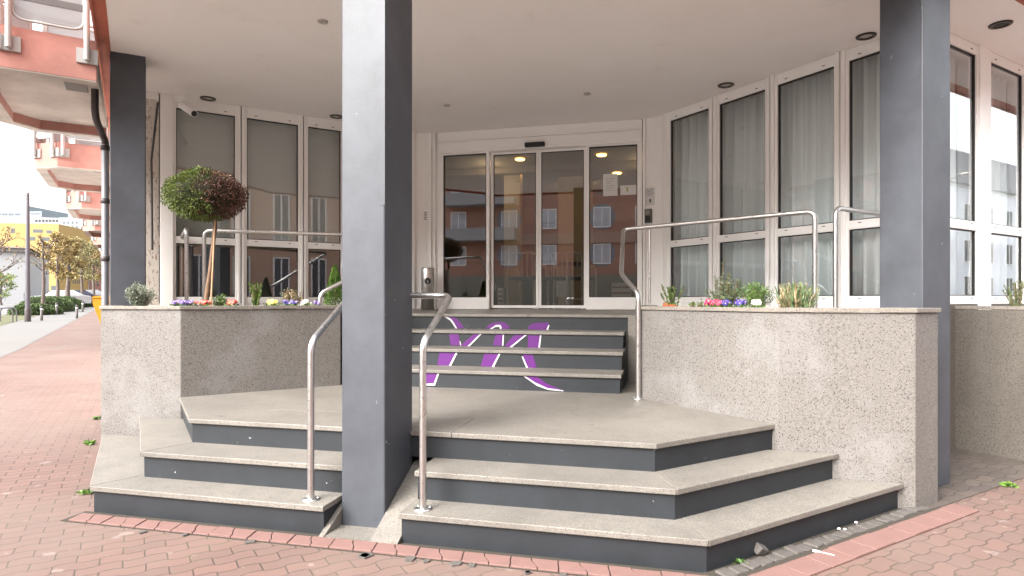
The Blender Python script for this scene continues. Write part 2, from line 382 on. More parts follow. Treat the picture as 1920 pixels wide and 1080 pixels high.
# right, away along (+,+)
pE=(3.92,2.73)
for a,b_ in ((.1,.901),(1.19,1.93),(2.22,2.95),(3.25,3.98),(4.3,5.0),(5.3,6.0)): window(pE,DB,a,b_,ZS,ZT-.02,ZH+.02,M_GLASS,M_GLASS,flip=-1)
for a,b_ in ((-.02,.07),(.931,1.16),(1.96,2.19),(2.98,3.22),(4.01,4.27),(5.03,5.27),(6.03,18)): mull(pE,DB,a,b_,-.05,.05)
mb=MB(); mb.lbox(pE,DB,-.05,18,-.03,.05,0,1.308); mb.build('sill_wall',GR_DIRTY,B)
# left wall (mirror)
pL=(-1.75,4.93); dL=(-Q,-Q)
M_BLIND=simple('grey_blind',(.48,.475,.46),.8,var=.06,vs=2); M_NAVY=simple('dark_panel',(.022,.025,.034),.5)
for a,b_ in ((.30,.95),(1.069-.02,1.473),(1.601,2.235-.02),(2.351,2.987)): window(pL,dL,a,b_,ZS,ZT,ZH-.02,M_GLASS,M_GLASS,flip=-1)
for a,b_ in ((.0,.27),(.975,1.02),(1.503,1.571),(2.245,2.321),(3.017,3.3)):
    c_=(a+b_)/2; mull(pL,dL,a,c_-.006,-.05,.055); mull(pL,dL,c_+.006,b_,-.05,.055)
mb=MB(); mb.lbox(pL,dL,0,3.3,-.05,.03,0,1.308); mb.build('sill_wall',M_WHITE2,B)
mb=MB(); mb.lbox(pL,dL,.0,3.2,-.13,-.11,2.1,3.7); mb.build('blind',M_BLIND,B)
mb=MB(); mb.lbox(pL,dL,.0,3.2,-.13,-.11,1.2,2.0); mb.build('lower_panel',M_NAVY,B)
# corner pier at the far left with its worn shutter guide
cl=(pL[0]+dL[0]*3.3,pL[1]+dL[1]*3.3)
mb=MB(); mb.lbox(cl,(-Q,Q),-.06,12,-.0,.12,0,ZC-.001); mb.build('side_wall',M_WHITE2,B)
sg0=W(296,depth(*cl)-.12)
def worn():
    m,t,b=mk('worn_white_metal'); v=coords(t); s=noi(t,coords(t,(9,9,3)),5,5,.7)
    t.links.new(ramp(t,s,[(.55,(.66,.60,.54)),(.63,(.30,.18,.12)),(.7,(.10,.05,.035))]),b.inputs['Base Color']); b.inputs['Roughness'].default_value=.6; return m
mb=MB(); p_=W(286,6.9); mb.lbox(p_,(Q,Q),-.075,.06,-.02,.02,1.29,zat(187,*p_)); o=mb.build('shutter_guide',worn(),B)
mb=MB(); q0=W(296,6.86); q1=W(284,6.84); mb.tube([(q0[0],q0[1],zat(192,*q0)),(q1[0],q1[1],zat(300,*q1)),(q1[0]+.01,q1[1],1.9)],.012,8); mb.build('guide_rod',M_PIPED,B)
# entrance wall: door plane at v=5.07
VD=5.07
# flanking angled panels
for pg in ([(1.456,VD-.02),(1.76,4.90),(1.76,5.2),(1.456,5.2)],[(-1.425,VD-.02),(-1.76,4.93),(-1.76,5.2),(-1.425,5.2)]): MB().prism(pg,ZF,ZC-.001).build('flank_panel',M_WHITE2,B)
for bx in ((-1.55,-1.50,4.985,5.03),(-1.472,-1.445,5.0,5.05),(1.46,1.49,5.0,5.05),(1.70,1.722,4.88,4.93)): MB().box(*bx,ZF,ZC-.002).build('trim_strip',M_WHITE,B,bevel=.004)
D0=1.222
mb=MB(); mb.box(-1.42,1.45,VD-.05,VD+.10,3.44,ZC-.002); mb.box(-1.42,1.45,VD-.075,VD-.052,3.60,3.625); mb.box(-1.40,1.43,VD-.068,VD-.05,3.475,3.592); mb.build('door_header',M_WHITE,B,bevel=.005)
mb=MB(); mb.box(-.126,.152,VD-.13,VD-.075,3.445,3.508); mb.build('motion_sensor',M_BLACK,B,bevel=.01)
def leaf(name,x0,x1,px0,px1,pz0,pz1,y0,y1,zb,zt_):
    m_=MB(); m_.box(x0,px0,y0,y1,zb,zt_); m_.box(px1,x1,y0,y1,zb,zt_); m_.box(px0,px1,y0+.001,y1-.001,zb,pz0); m_.box(px0,px1,y0+.001,y1-.001,pz1,zt_)
    o=m_.build(name,M_WHITE,B,bevel=.004); e=.01; g=MB()
    g.box(px0,px0+e,y0+.006,y1-.006,pz0,pz1); g.box(px1-e,px1,y0+.006,y1-.006,pz0,pz1); g.box(px0+e,px1-e,y0+.006,y1-.006,pz0,pz0+e); g.box(px0+e,px1-e,y0+.006,y1-.006,pz1-e,pz1); g.build('gasket',M_BLACK,o)
    g=MB(); ym=(y0+y1)/2; g.box(px0+e,px1-e,ym-.005,ym+.005,pz0+e,pz1-e); g.build('pane',M_GLASSD,o); return o
leaf('side_light',-1.42,-.655,-1.334,-.697,1.385,3.415,VD-.04,VD+.03,D0,3.438)
leaf('side_light',.705,1.45,.748,1.386,1.385,3.415,VD-.04,VD+.03,D0,3.438)
leaf('sliding_door',-.651,.036,-.611,.002,1.275,3.40,VD+.035,VD+.075,D0+.012,3.436)
leaf('sliding_door',.040,.712,.077,.668,1.275,3.40,VD+.035,VD+.075,D0+.012,3.436)
# terrace and lobby floors
mb=MB(); mb.add([(-1.9,3.45,ZF-.001),(1.9,3.45,ZF-.001),(1.9,VD-.02,D0),(-1.9,VD-.02,D0),(-1.9,VD+.2,D0),(1.9,VD+.2,D0)],[(0,1,2,3),(3,2,5,4)]); mb.build('terrace_floor',GR_TREAD,B)
mb=MB(); mb.prism([(1.9,3.45),(3.95,2.65),(1.9,4.75)],ZF-.1,ZF); mb.prism([(-1.9,3.45),(-3.95,2.65),(-1.9,4.75)],ZF-.1,ZF); mb.build('terrace_floor',GR_TREAD,B)
M_LOB=simple('lobby_wall_paint',(.26,.22,.165),.8,var=.05); M_LOBF=simple('lobby_floor_tiles',(.10,.085,.07),.25,var=.2); M_LOBC=simple('lobby_ceiling_paint',(.30,.265,.22),.8)
mb=MB(); mb.box(-6,6.2,5.2,14,ZF-.05,D0); mb.prism([(1.9,5.19),(4.1,3.05),(6.1,5.0),(6.1,5.19)],ZF-.05,D0-.01); mb.build('lobby_floor',M_LOBF,B)
mb=MB(); mb.box(-6,6.2,5.2,14,ZC-.03,ZC-.01); mb.build('lobby_ceiling',M_LOBC,B)
for bx in ((-6,6.2,13.9,14,D0,ZC-.04),(-6,-5.9,5.2,13.9,D0,ZC-.04),(6.1,6.2,5.2,13.9,D0,ZC-.04)): MB().box(*bx).build('lobby_wall',M_LOB,B)
for bx in ((-5.9,6.1,11.9,12.3,3.3,ZC-.035),(-5.9,6.1,7.3,7.5,3.60,ZC-.035)): MB().box(*bx).build('ceiling_beam',M_LOB,B)
mb=MB(); pu=W(1068,depth(0,8.2)+.0); mb.box(pu[0]-.25,pu[0]+.35,8.4,9.0,D0,ZC-.04); mb.box(-.9-.2,-.9+.1,7.6,7.8,D0,ZC-.04); mb.build('lobby_pillar',simple('pillar_cream',(.55,.46,.33),.7,var=.04),B)
mb=MB(); mb.box(-3,-.3,11.2,11.9,D0,2.3); mb.box(1.2,4.5,11.5,12,D0,2.4); mb.build('reception_counter',simple('dark_wood',(.05,.03,.02),.4,var=.3),B)
M_LAMP=simple('warm_lamp',(1,.8,.4),.5,emis=(1,.55,.16),est=3.2)
def lob_lamp(px,py,i):
    z=ZC-.045; p=ceil_pt(px,py,z); o=MB().lathe((p[0],p[1],z),[(.001,-.004),(.06,-.004),(.075,-.01),(.08,.003)],20)
    ob=o.build('ceiling_light',M_LAMP,loc=(p[0],p[1],z)); return ob,p
for i,(px,py,lb) in enumerate(((975,299,'warm lobby downlight nearest the door behind the left sliding leaf'),(982,321,'warm lobby downlight in the middle behind the left sliding leaf'),(954,335,'warm lobby downlight deepest behind the left sliding leaf'),(1128,291,'warm lobby downlight topmost behind the right fixed door pane'),(1157,325,'warm lobby downlight just above the white door notice'))):
    ob,p=lob_lamp(px,py,i); tag(ob,lb,'ceiling light','warm downlights in the lobby')
for x,y in ((-1.2,7),(1.5,7.2),(0,9.3),(3.5,6.5),(-4,7.5)):
    l=bpy.data.lights.new('lobby_lamp','POINT'); l.energy=2.2; l.color=(1,.78,.5); l.shadow_soft_size=.12; lo=bpy.data.objects.new('lobby_lamp',l); COL.objects.link(lo); lo.location=(x,y,3.45)
# ------------------------------------------------------------------ steps
ST=thing('entrance_steps','beige granite steps with dark grey risers leading up to the glass entrance door','steps')
TH=.032
def mitre_tread(front,ret,z):
    for pc in (front,ret):
        m_=MB(); m_.prism(pc,z-TH,z); m_.build('tread',GR_TREAD,ST,bevel=.004)
ov=.022
def flight_right(vf,c,z,uL,deep=.5,end=1.12):
    """front edge v=vf from uL to the corner, return along v=u-c up to the planter face"""
    cu_=vf+c; eu=end+c
    m_=MB(); m_.prism([(uL,vf+ov),(cu_-.01,vf+ov),(eu-.015,end+.03),(eu-1.2,end+.03),(uL,end+.03)],z-.17,z-TH); m_.build('riser',P_RISER,ST)
    g=.0015; k=.38
    fr=[(uL-.012,vf),(cu_-g,vf),(cu_-k*.414-k*.0-g-.0,vf+k),(uL-.012,vf+k)]
    # mitre runs inwards at 67.5 degrees
    mi=(cu_-k*math.tan(R(22.5)),vf+k)
    fr=[(uL-.012,vf),(cu_-g*2,vf),(mi[0]-g*2,mi[1]),(uL-.012,mi[1])]
    rt=[(cu_+g,vf),(eu,end),(eu-k*1.42,end),(mi[0]+g,mi[1])]
    return fr,rt
def flight_left(vf,c,z,uR,end=1.10):
    cu_=-vf-c; eu=-end-c
    m_=MB(); m_.prism([(uR,vf+ov),(cu_+.01,vf+ov),(eu+.015,end+.03),(eu+1.2,end+.03),(uR,end+.03)],z-.17,z-TH); m_.build('riser',P_RISER,ST)
    k=.38; g=.0015; mi=(cu_+k*math.tan(R(22.5)),vf+k)
    fr=[(uR+.008,vf),(cu_+2*g,vf),(mi[0]+2*g,mi[1]),(uR+.008,mi[1])]
    rt=[(cu_-g,vf),(eu,end),(eu+k*1.42,end),(mi[0]-g,mi[1])]
    return fr,rt
LV=((-.165,2.10,1.97,.17),(.068,1.72,1.58,.34))
for vf,cr,clf,z in LV:
    mitre_tread(*flight_right(vf,cr,z,.308),z); mitre_tread(*flight_left(vf,clf,z,-.172),z)
# landing
def off(poly): return poly
land=[(-1.53,.365),(-.16,.365),(-.16,.43),(.30,.43),(.30,.365),(1.68,.365),(2.46,1.145),(1.5,2.08),(1.36,3.0),(-1.36,3.0),(-1.37,2.2),(-2.33,1.165)]
m_=MB(); m_.prism([(-1.52,.365+ov),(1.67,.365+ov),(2.44,1.155),(2.1,1.5),(-2.1,1.5),(-2.315,1.18)],.34,.51-TH); m_.build('riser',P_RISER,ST)
mb=MB(); mb.prism([(-1.53,.365),(-.142,.365),(-.142,.415),(.142,.415),(.142,.365),(.42,.365),(.42,.85),(-.5,.85),(-1.2,.85)],.51-TH,.51); mb.build('tread',GR_TREAD,ST,bevel=.004)
mb=MB(); mb.prism([(.422,.365),(1.68,.365),(2.46,1.145),(1.55,2.06),(1.36,2.6),(-1.36,2.6),(-1.39,2.2),(-2.345,1.18),(-1.532,.367),(-1.202,.852),(.422,.852)],.51-TH,.51); mb.build('tread',GR_TREAD,ST,bevel=.004)
# sloping granite infill beside the column
mb=MB()
for a,b_ in ((-.172,-.141),(.141,.306)):
    mb.add([(a,-.20,0),(b_,-.20,0),(a,-.20,.012),(b_,-.20,.012),(a,.45,.30),(b_,.45,.30),(a,.45,0),(b_,.45,0)],[(2,3,5,4),(0,1,3,2),(0,2,4,6),(1,7,5,3),(6,4,5,7)])
mb.box(-.139,.139,-.07,-.002,0,.012); mb.box(-.139,.2,-.19,-.073,0,.014); mb.build('infill_slab',GR_TREAD,ST)
# upper flight
UV=(2.26,2.64,3.02,3.38); ends=(1.352,1.335,1.322,1.0)
for i,v_ in enumerate(UV):
    z=.51+.17*(i+1); ue=(1.345,1.335,1.325,1.46)[i]
    m_=MB(); m_.box(-1.36,ue,v_,v_+.5,z-.17,z-TH); m_.build('riser',P_RISER,ST)
    m_=MB(); m_.box(-1.38,ue+.012,v_-ov,v_+(.42 if i<3 else .12),z-TH,z); m_.build('tread',GR_TREAD,ST,bevel=.004)
mb=MB(); mb.prism([(1.36,2.3),(1.55,2.1),(1.75,2.6),(1.75,3.44),(1.36,3.44)],.45,.50); mb.prism([(1.365,3.2),(1.9,3.2),(1.9,3.45),(1.365,3.45)],.5,1.18); mb.build('side_infill',GR_COPE,ST)
# purple script emblem across the four risers: shapes per riser, traced in a 1/3.373 grid
def emb(polys,v_,mat,nm):
    for pl in polys:
        m_=MB(); pts=[]
        for x,y in pl:
            px=760+x/3.373; py=460+y/3.373; u_,_=line_at(px,(0,v_),(1,0)); pts.append((u_,zat(py,u_,v_)))
        a=sum(pts[i][0]*pts[(i+1)%len(pts)][1]-pts[(i+1)%len(pts)][0]*pts[i][1] for i in range(len(pts)))
        if a<0: pts=pts[::-1]
        n=len(pts); y0=v_-.003; y1=v_+.001
        m_.add([(p[0],y0,p[1]) for p in pts]+[(p[0],y1,p[1]) for p in pts],[tuple(range(n)),tuple(range(2*n-1,n-1,-1))]+[(i,i+n,(i+1)%n+n,(i+1)%n) for i in range(n)])
        m_.build(nm,mat,ST)
def E2(v_,pur,whi):
    emb(pur,v_-.001,M_PURP,'emblem'); emb(whi,v_-.0016,M_WVIN,'emblem_outline')
E2(UV[3],[[(262,448),(292,448),(322,462),(348,487),(375,524),(328,526),(308,492),(290,468)],[(508,526),(530,500),(565,487),(605,484),(638,493),(660,514),(655,530),(610,529),(606,512),(597,503),(575,505),(535,527)],[(779,531),(776,514),(800,497),(845,489),(910,486),(892,534)]],
 [[(240,448),(264,448),(292,468),(309,491),(328,526),(319,526),(300,497),(283,474)],[(535,528),(572,504),(598,502),(608,513),(609,529),(598,528),(595,515),(572,516),(549,528)],[(905,503),(892,534),(903,535),(912,504)]])
E2(UV[2],[[(276,560),(336,560),(347,632),(288,632)],[(436,560),(472,561),(395,640),(350,634),(384,603)],[(572,564),(617,565),(613,634),(554,632)],[(692,566),(756,567),(662,644),(628,637),(650,610)],[(776,569),(852,570),(842,651),(774,647)]],
 [[(344,604),(349,606),(353,634),(348,634)],[(472,561),(482,561),(404,641),(392,640)],[(617,565),(625,565),(620,635),(612,634)],[(756,567),(768,567),(672,646),(660,644)],[(852,570),(860,570),(851,652),(841,651)]])
E2(UV[1],[[(218,675),(320,679),(280,762),(202,757)],[(500,684),(592,686),(550,768),(477,764)],[(744,690),(806,692),(832,776),(772,776)]],
 [[(319,679),(330,680),(288,764),(276,763)],[(591,686),(602,686),(560,769),(548,768)],[(736,703),(744,703),(777,777),(766,777)]])
E2(UV[0],[[(118,807),(206,809),(182,874),(118,873)],[(758,828),(832,828),(888,872),(992,917),(900,905),(822,870)]],
 [[(205,809),(214,810),(188,886),(118,885),(118,874),(180,875)],[(748,828),(760,828),(822,868),(900,903),(998,917),(999,922),(905,914),(832,887)]])
# ------------------------------------------------------------------ raised planters
def slab_wall(p,q,th,z0,z1,nm,mat,parent,inset=0,side=1,bev=.003):
    d=Vector((q[0]-p[0],q[1]-p[1])); L=d.length; d=(d.x/L,d.y/L); m_=MB(); m_.lbox(p,d,inset,L-inset,0 if side>0 else -th,th if side>0 else 0,z0,z1); return m_.build(nm,mat,parent,bevel=bev)
ZP=1.263; ZCAP=1.294
PL_=thing('raised_planter','speckled granite planter left of the steps holding the ball tree and spring flowers','planter')
lc=[(-3.5,1.515),(-3.106,1.115),(-2.315,1.165),(-1.37,2.185+.0),(-1.37,3.4)]
def planter_wall(root,pts,th=.06,cap=.16,lip=.014,wm=None):
    for p,q in zip(pts[:-1],pts[1:]):
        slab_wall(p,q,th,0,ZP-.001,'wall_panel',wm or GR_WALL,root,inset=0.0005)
    # coping: offset polyline
    def offs(dist):
        out=[]
        for i,p in enumerate(pts):
            ns=[]
            if i>0: d=Vector((p[0]-pts[i-1][0],p[1]-pts[i-1][1])).normalized(); ns.append(Vector((-d.y,d.x)))
            if i<len(pts)-1: d=Vector((pts[i+1][0]-p[0],pts[i+1][1]-p[1])).normalized(); ns.append(Vector((-d.y,d.x)))
            n=sum(ns,Vector((0,0))); n.normalize(); k=dist/max(.3,n.dot(ns[0])); out.append((p[0]+n.x*k,p[1]+n.y*k))
        return out
    a=offs(-lip); b_=offs(cap)
    for i in range(len(pts)-1):
        m_=MB(); m_.prism([a[i],a[i+1],b_[i+1],b_[i]],ZP+.002,ZCAP); m_.build('coping',GR_COPE,root,bevel=.003)
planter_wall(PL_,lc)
mb=MB(); mb.prism([(-3.4,1.55),(-3.05,1.2),(-2.35,1.25),(-1.45,2.2),(-1.45,3.3),(-3.0,2.6),(-3.9,2.6),(-3.9,2.1)],1.1,1.245); mb.build('soil',M_EARTH,PL_)
PR_=thing('raised_planter','speckled granite planter right of the steps with rosemary and magenta flowers','planter')
rc=[(1.50,3.4),(1.50,2.06),(2.465,1.12),(3.29,1.135),(3.49,1.325),(3.27,1.56)]
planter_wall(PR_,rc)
mb=MB(); mb.prism([(1.56,3.3),(1.56,2.1),(2.5,1.2),(3.25,1.2),(3.42,1.35),(3.25,2.2),(2.9,2.4)],1.1,1.245); mb.build('soil',M_EARTH,PR_)
mb=MB(); mb.box(-1.5,-1.37,2.2,3.4,.3,1.19); mb.prism([(3.24,1.62),(3.3,1.56),(3.3,2.4),(2.9,2.6),(2.9,2.4)],0,1.24); mb.build('back_wall',GR_COPE,PR_)
P3=thing('raised_planter','shaded brownish granite planter behind the right grey column at the picture edge','planter')
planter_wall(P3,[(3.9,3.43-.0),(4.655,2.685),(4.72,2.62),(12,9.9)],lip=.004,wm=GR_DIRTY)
mb=MB(); mb.prism([(4.1,3.4),(4.75,2.75),(12,10),(11.5,10.2),(4.4,3.1)],1.1,1.23); mb.build('soil',M_EARTH,P3)
# ------------------------------------------------------------------ handrails
def rail(lb,paths,feet,group='brushed steel handrails at the entrance'):
    root=thing('handrail',lb,'handrail',(feet[0][0],feet[0][1],feet[0][2]),group)
    for nm,pts,r in paths: MB().tube(fillet(pts,.07),r,14).build(nm,M_STEEL,root)
    for f in feet:
        MB().lathe((f[0],f[1],f[2]+.0005),[(.052,0),(.052,.006),(.03,.012),(.021,.014)],20).build('foot_plate',M_STEEL,root)
        m_=MB()
        for k in range(3):
            a=2*PI*k/3+.5; m_.lathe((f[0]+.04*math.cos(a),f[1]+.04*math.sin(a),f[2]+.006),[(.008,0),(.008,.008),(.001,.009)],8)
        m_.build('bolt',M_STEEL,root)
    return root
zt=1.375; vt=.40
RA,RB=(-.298,-.073),(.406,-.074)
za=zat(642,*RA); zb_=zat(642,*RB)
rail('looped steel handrail with posts on the bottom step either side of the column',
 [('rail',[(RA[0],RA[1],.17),(RA[0],RA[1],za),(RA[0],vt,zt),(RB[0],vt,zt),(RB[0],RB[1],zb_),(RB[0],RB[1],.17)],.020)],[(RA[0],RA[1],.17),(RB[0],RB[1],.17)])
PB=(1.515,2.007); PA=(-1.563,2.137)
zr=2.09
k1=line_at(1165,(0,2.30),(1,0)); k1z=zat(515,*k1); k2=(1.31,3.3)
k3=(2.98,2.42)
k0z=zat(550,*PB)
rail('steel handrail climbing beside the upper steps and running behind the right planter',
 [('rail',[(PB[0],PB[1],.51),(PB[0],PB[1],k0z),(k1[0],k1[1],k1z),(k2[0],k2[1],zat(430,*k2)),(k3[0],k3[1],zat(396,*k3)),(k3[0],k3[1],1.19)],.021),
  ('support_post',[line_at(1218,(1.31,3.3),(.885,-.466))+(1.19,),line_at(1218,(1.31,3.3),(.885,-.466))+(zat(433,*line_at(1218,(1.31,3.3),(.885,-.466))),)],.014)],[(PB[0],PB[1],.51)])
kL=(-k1[0],2.30); k0l=zat(550,*PA)
k3l=line_at(383,(-3.05,2.35),(1,0))
rail('steel handrail climbing the left side of the upper steps and running behind the ball tree',
 [('rail',[(PA[0],PA[1],.51),(PA[0],PA[1],k0l),(-1.33,2.35,k1z),(-1.31,3.3,2.085),(k3l[0],k3l[1],zat(432,*k3l)),(k3l[0],k3l[1],1.19)],.021)],[(PA[0],PA[1],.51)])
a0=line_at(1567,(3.06,2.27),(1,0)); b0=(a0[0]+Q*1.0,a0[1]+Q*1.0)
rail('short steel rail beside the right grey column turning towards the far windows',
 [('rail',[(a0[0],a0[1],1.19),(a0[0],a0[1],zat(390,*a0)),(b0[0],b0[1],zat(390,*a0)),(b0[0],b0[1],1.19)],.021)],[(a0[0],a0[1],1.19)])
a1=line_at(350,(-3.15,2.25),(1,0)); b1=(a1[0]-Q*.95,a1[1]+Q*.95)
rail('short steel rail at the far left between white pier and ball tree',
 [('rail',[(a1[0],a1[1],1.19),(a1[0],a1[1],zat(429,*a1)),(b1[0],b1[1],zat(429,*a1)-.02),(b1[0],b1[1],1.19)],.021)],[(a1[0],a1[1],1.19)])
# ------------------------------------------------------------------ soffit lights
M_RING=simple('dark_trim_ring',(.035,.025,.02),.4,.3); M_LENS=simple('lamp_lens',(.45,.42,.38),.2); M_SRING=simple('silver_trim',(.5,.46,.42),.35,.4)
def soff(px,py,r,dark,lb,mat2=None):
    p=ceil_pt(px,py,ZC); root=thing('ceiling_light',lb,'ceiling light',(p[0],p[1],ZC),'downlights in the canopy soffit')
    MB().lathe((p[0],p[1],ZC),[(r*.62,.0),(r*.66,-.012),(r,-.012),(r*1.04,-.002)],28).build('trim_ring',M_RING if dark else M_SRING,root)
    MB().lathe((p[0],p[1],ZC),[(.0005,-.007),(r*.3,-.008),(r*.55,-.006),(r*.63,-.003)],24).build('lens',mat2 or M_LENS,root)
soff(605,39,.042,False,'small silver downlight in the soffit left of the front column')
soff(390,184,.085,True,'dark ringed downlight near the security camera at the left windows')
soff(631,218,.085,True,'dark ringed downlight half hidden by the front column')
soff(838,197,.042,False,'small silver downlight above the left side of the door')
soff(1101,175,.042,False,'small silver downlight above the right side of the door')
soff(1361,159,.085,True,'dark ringed downlight in front of the first curtained windows')
soff(1624,67,.082,True,'dark ringed downlight beside the right grey column')
soff(1876,45,.085,True,'black unlit downlight at the top right corner of the picture',M_BLACK)
# ------------------------------------------------------------------ curtains
M_CURT,t_,b_c=mk('sheer_curtain'); b_c.inputs['Base Color'].default_value=(.88,.91,.93,1); b_c.inputs['Roughness'].default_value=.9
def curtain(p,d,t0,t1,nside,lb,dist=.2):
    n=int((t1-t0)/.012); vs=[];fs=[]; ph=random.random()*6; nn=(-d[1],d[0])
    for i in range(n+1):
        t=t0+(t1-t0)*i/n
        for z,am in ((1.2,1.25),(2.4,1.0),(3.68,.7)):
            k=dist+am*(0.046*math.sin(t*2*PI/.135+ph+.8*math.sin(t*5))+.012*math.sin(t*2*PI/.07+z))
            vs.append((p[0]+d[0]*t+nn[0]*k*nside,p[1]+d[1]*t+nn[1]*k*nside,z))
    for i in range(n):
        for j in range(2): fs.append((i*3+j,(i+1)*3+j,(i+1)*3+j+1,i*3+j+1))
    mb=MB(); mb.add(vs,fs,0,True); o=mb.build('curtain',M_CURT); s=o.modifiers.new('t','SOLIDIFY'); s.thickness=.002
    tag(o,lb,'curtain','pale pleated curtains behind the right windows')
for (a,b_),lb in zip(((-.02,.70),(.71,1.42),(1.43,2.17),(2.18,3.0)),('pale pleated curtain in the window nearest the door','pale pleated curtain in the second window from the door','pale pleated curtain in the wide window behind the long handrail','pale pleated curtain in the window cut by the right grey column')): curtain(pR,dR,a,b_,1,lb)
curtain(pE,DB,.1,.98,1,'pale pleated curtain just right of the grey column behind reflections'); curtain(pE,DB,1.15,2.1,1,'pale pleated curtain in the window at the right picture edge')
curtain(pE,DB,2.2,6.1,1,'long pale curtain in the windows beyond the right picture edge')
# ------------------------------------------------------------------ security camera, bin, plates, notices
cp=ceil_pt(338,190,ZC)
cp=W(342,6.93); zc_=zat(186,*cp)
sc_=thing('security_camera','white bullet security camera above the left windows beside the pale pier','camera',(cp[0],cp[1],zc_))
MB().box(cp[0]-.07,cp[0]+.08,cp[1]-.05,cp[1]+.05,zc_-.03,zc_+.03).build('mount_plate',M_WHITE2,sc_,bevel=.006)
MB().tube(fillet([(cp[0],cp[1],zc_),(cp[0],cp[1],zc_-.07),(cp[0]+.05,cp[1]-.02,zc_-.1)],.03),.022,12).build('bracket',M_WHITE2,sc_)
e0=W(340,6.86); e1=W(364,6.72); c0=Vector((e0[0],e0[1],zat(197,*e0))); c1=Vector((e1[0],e1[1],zat(213,*e1)))
MB().tube([c0,c0.lerp(c1,.05),c0.lerp(c1,.95),c1],.038,18).build('housing',M_WHITE,sc_)
MB().tube([c1-(c1-c0)*.02,c1+(c1-c0).normalized()*.004],.031,18).build('lens',M_BLACK,sc_)
bp=W(802,depth(-1.5,4.72)); 
bn=thing('ash_bin','cylindrical brushed steel ash bin standing left of the entrance door','bin',(bp[0],bp[1],ZF+.02))
MB().lathe((bp[0],bp[1],ZF+.02),[(.0,0),(.092,0),(.092,.57),(.085,.585),(.0,.585)],32).build('body',M_STEEL,bn)
hx=Vector((CU-bp[0],CV-bp[1],0)).normalized(); hc=Vector((bp[0],bp[1],ZF+.42))+hx*.088
MB().tube([hc-hx*.03,hc+hx*.01],.045,24).build('opening',M_BLACK,bn)
MB().tube([hc+hx*.0101+Vector((0,0,-.03)),hc+hx*.0101+Vector((0,0,.012))],.008,8).build('flap_mark',M_STEEL,bn)
def onpanel(px,a,b_): return line_at(px,a,(b_[0]-a[0],b_[1]-a[1]))
def plate(nm,lb,cat,a,b_,px0,px1,py0,py1,mat,th=.01,offk=.004):
    p=onpanel(px0,a,b_); q=onpanel(px1,a,b_); d=Vector((q[0]-p[0],q[1]-p[1])); L=d.length; d=(d.x/L,d.y/L)
    z1=zat(py0,*p); z0=zat(py1,*p)
    root=thing(nm,lb,cat,(p[0],p[1],z0)); MB().lbox(p,d,0,L,-offk-th,-offk,z0,z1).build('plate',mat,root,bevel=.002)
    def sub(n2,fx0,fx1,fz0,fz1,m2,t2=.003):
        MB().lbox(p,d,L*fx0,L*fx1,-offk-th-t2,-offk-th+.001,z0+(z1-z0)*fz0,z0+(z1-z0)*fz1).build(n2,m2,root)
    return root,sub
Ra,Rb=(1.456,5.05),(1.76,4.90); La,Lb=(-1.76,4.93),(-1.425,5.05)
r_,s_=plate('notice','small white notice with fine print and black pointer above the card reader','notice',Ra,Rb,1211,1228,353,386,M_PAPER,.003)
for i in range(4): s_('print',.15,.85-.1*(i%2),.86-.1*i,.90-.1*i,M_INKG,.0015)
s_('pointer',.42,.6,.16,.36,M_INK,.0015)
r_,s_=plate('card_reader','black card reader box mounted on the white panel right of the door','card reader',Ra,Rb,1211,1223,393,419,simple('reader_grey',(.10,.10,.09),.4),.035)
s_('screen',.1,.9,.08,.5,M_BLACK); s_('badge',.15,.85,.6,.9,simple('reader_face',(.22,.22,.18),.4))
r_,s_=plate('intercom','pale intercom plate with dark slots on the white panel left of the door','intercom',La,Lb,791,804,384,416,M_WHITE,.012)
for i in range(5): s_('slot',.3,.75,.12+.1*i,.16+.1*i,M_INK)
# papers on the glass
def paper(lb,px0,px1,py0,py1,v_,lines,logo=False):
    a=(0,v_);b_=(1,v_); r,s2=plate('notice',lb,'notice',a,b_,px0,px1,py0,py1,M_PAPER,.001,.002)
    for i in range(lines): s2('print',.2,.8-.12*(i%3),.78-.62*i/max(1,lines),.78-.62*i/max(1,lines)+.02,M_INKG,.0012)
    if logo:
        s2('emblem',.38,.5,.35,.8,simple('olive_print',(.35,.36,.12),.6),.0012)
paper('tall white notice with faint print taped inside the right door pane',1131,1158,327,368,VD-.009,6)
paper('wide white notice with small round emblem at the edge of the right door pane',1163,1193,348,366,VD-.009,1,True)
paper('white poster with dark print hung low behind the right sliding leaf',1043,1063,527,556,VD+.35,7)
# leaflet stacks inside
for px0,px1,py0,py1,lb in ((1150,1185,530,556,'stack of white leaflet boxes inside the right door pane'),(929,941,540,566,'white upright leaflet box inside the left sliding leaf')):
    p=W(px0,depth(0,VD+.5)); q=W(px1,depth(0,VD+.5)); x0,x1=p[0],q[0]; z0=D0; z1=zat(py0,x0,VD+.5)
    root=thing('leaflet_box',lb,'box',(x0,VD+.6,z0)); MB().box(x0,x1,VD+.45,VD+.7,z0,z1).build('carton',M_PAPER,root,bevel=.006)
    m_=MB()
    for i in range(4): m_.box(x0+.01,x1-.01,VD+.446,VD+.4495,z0+(z1-z0)*(.12+.22*i),z0+(z1-z0)*(.2+.22*i))
    m_.build('printed_band',simple('red_blue_print',(.3,.1,.12),.6,var=.5,vs=30),root)
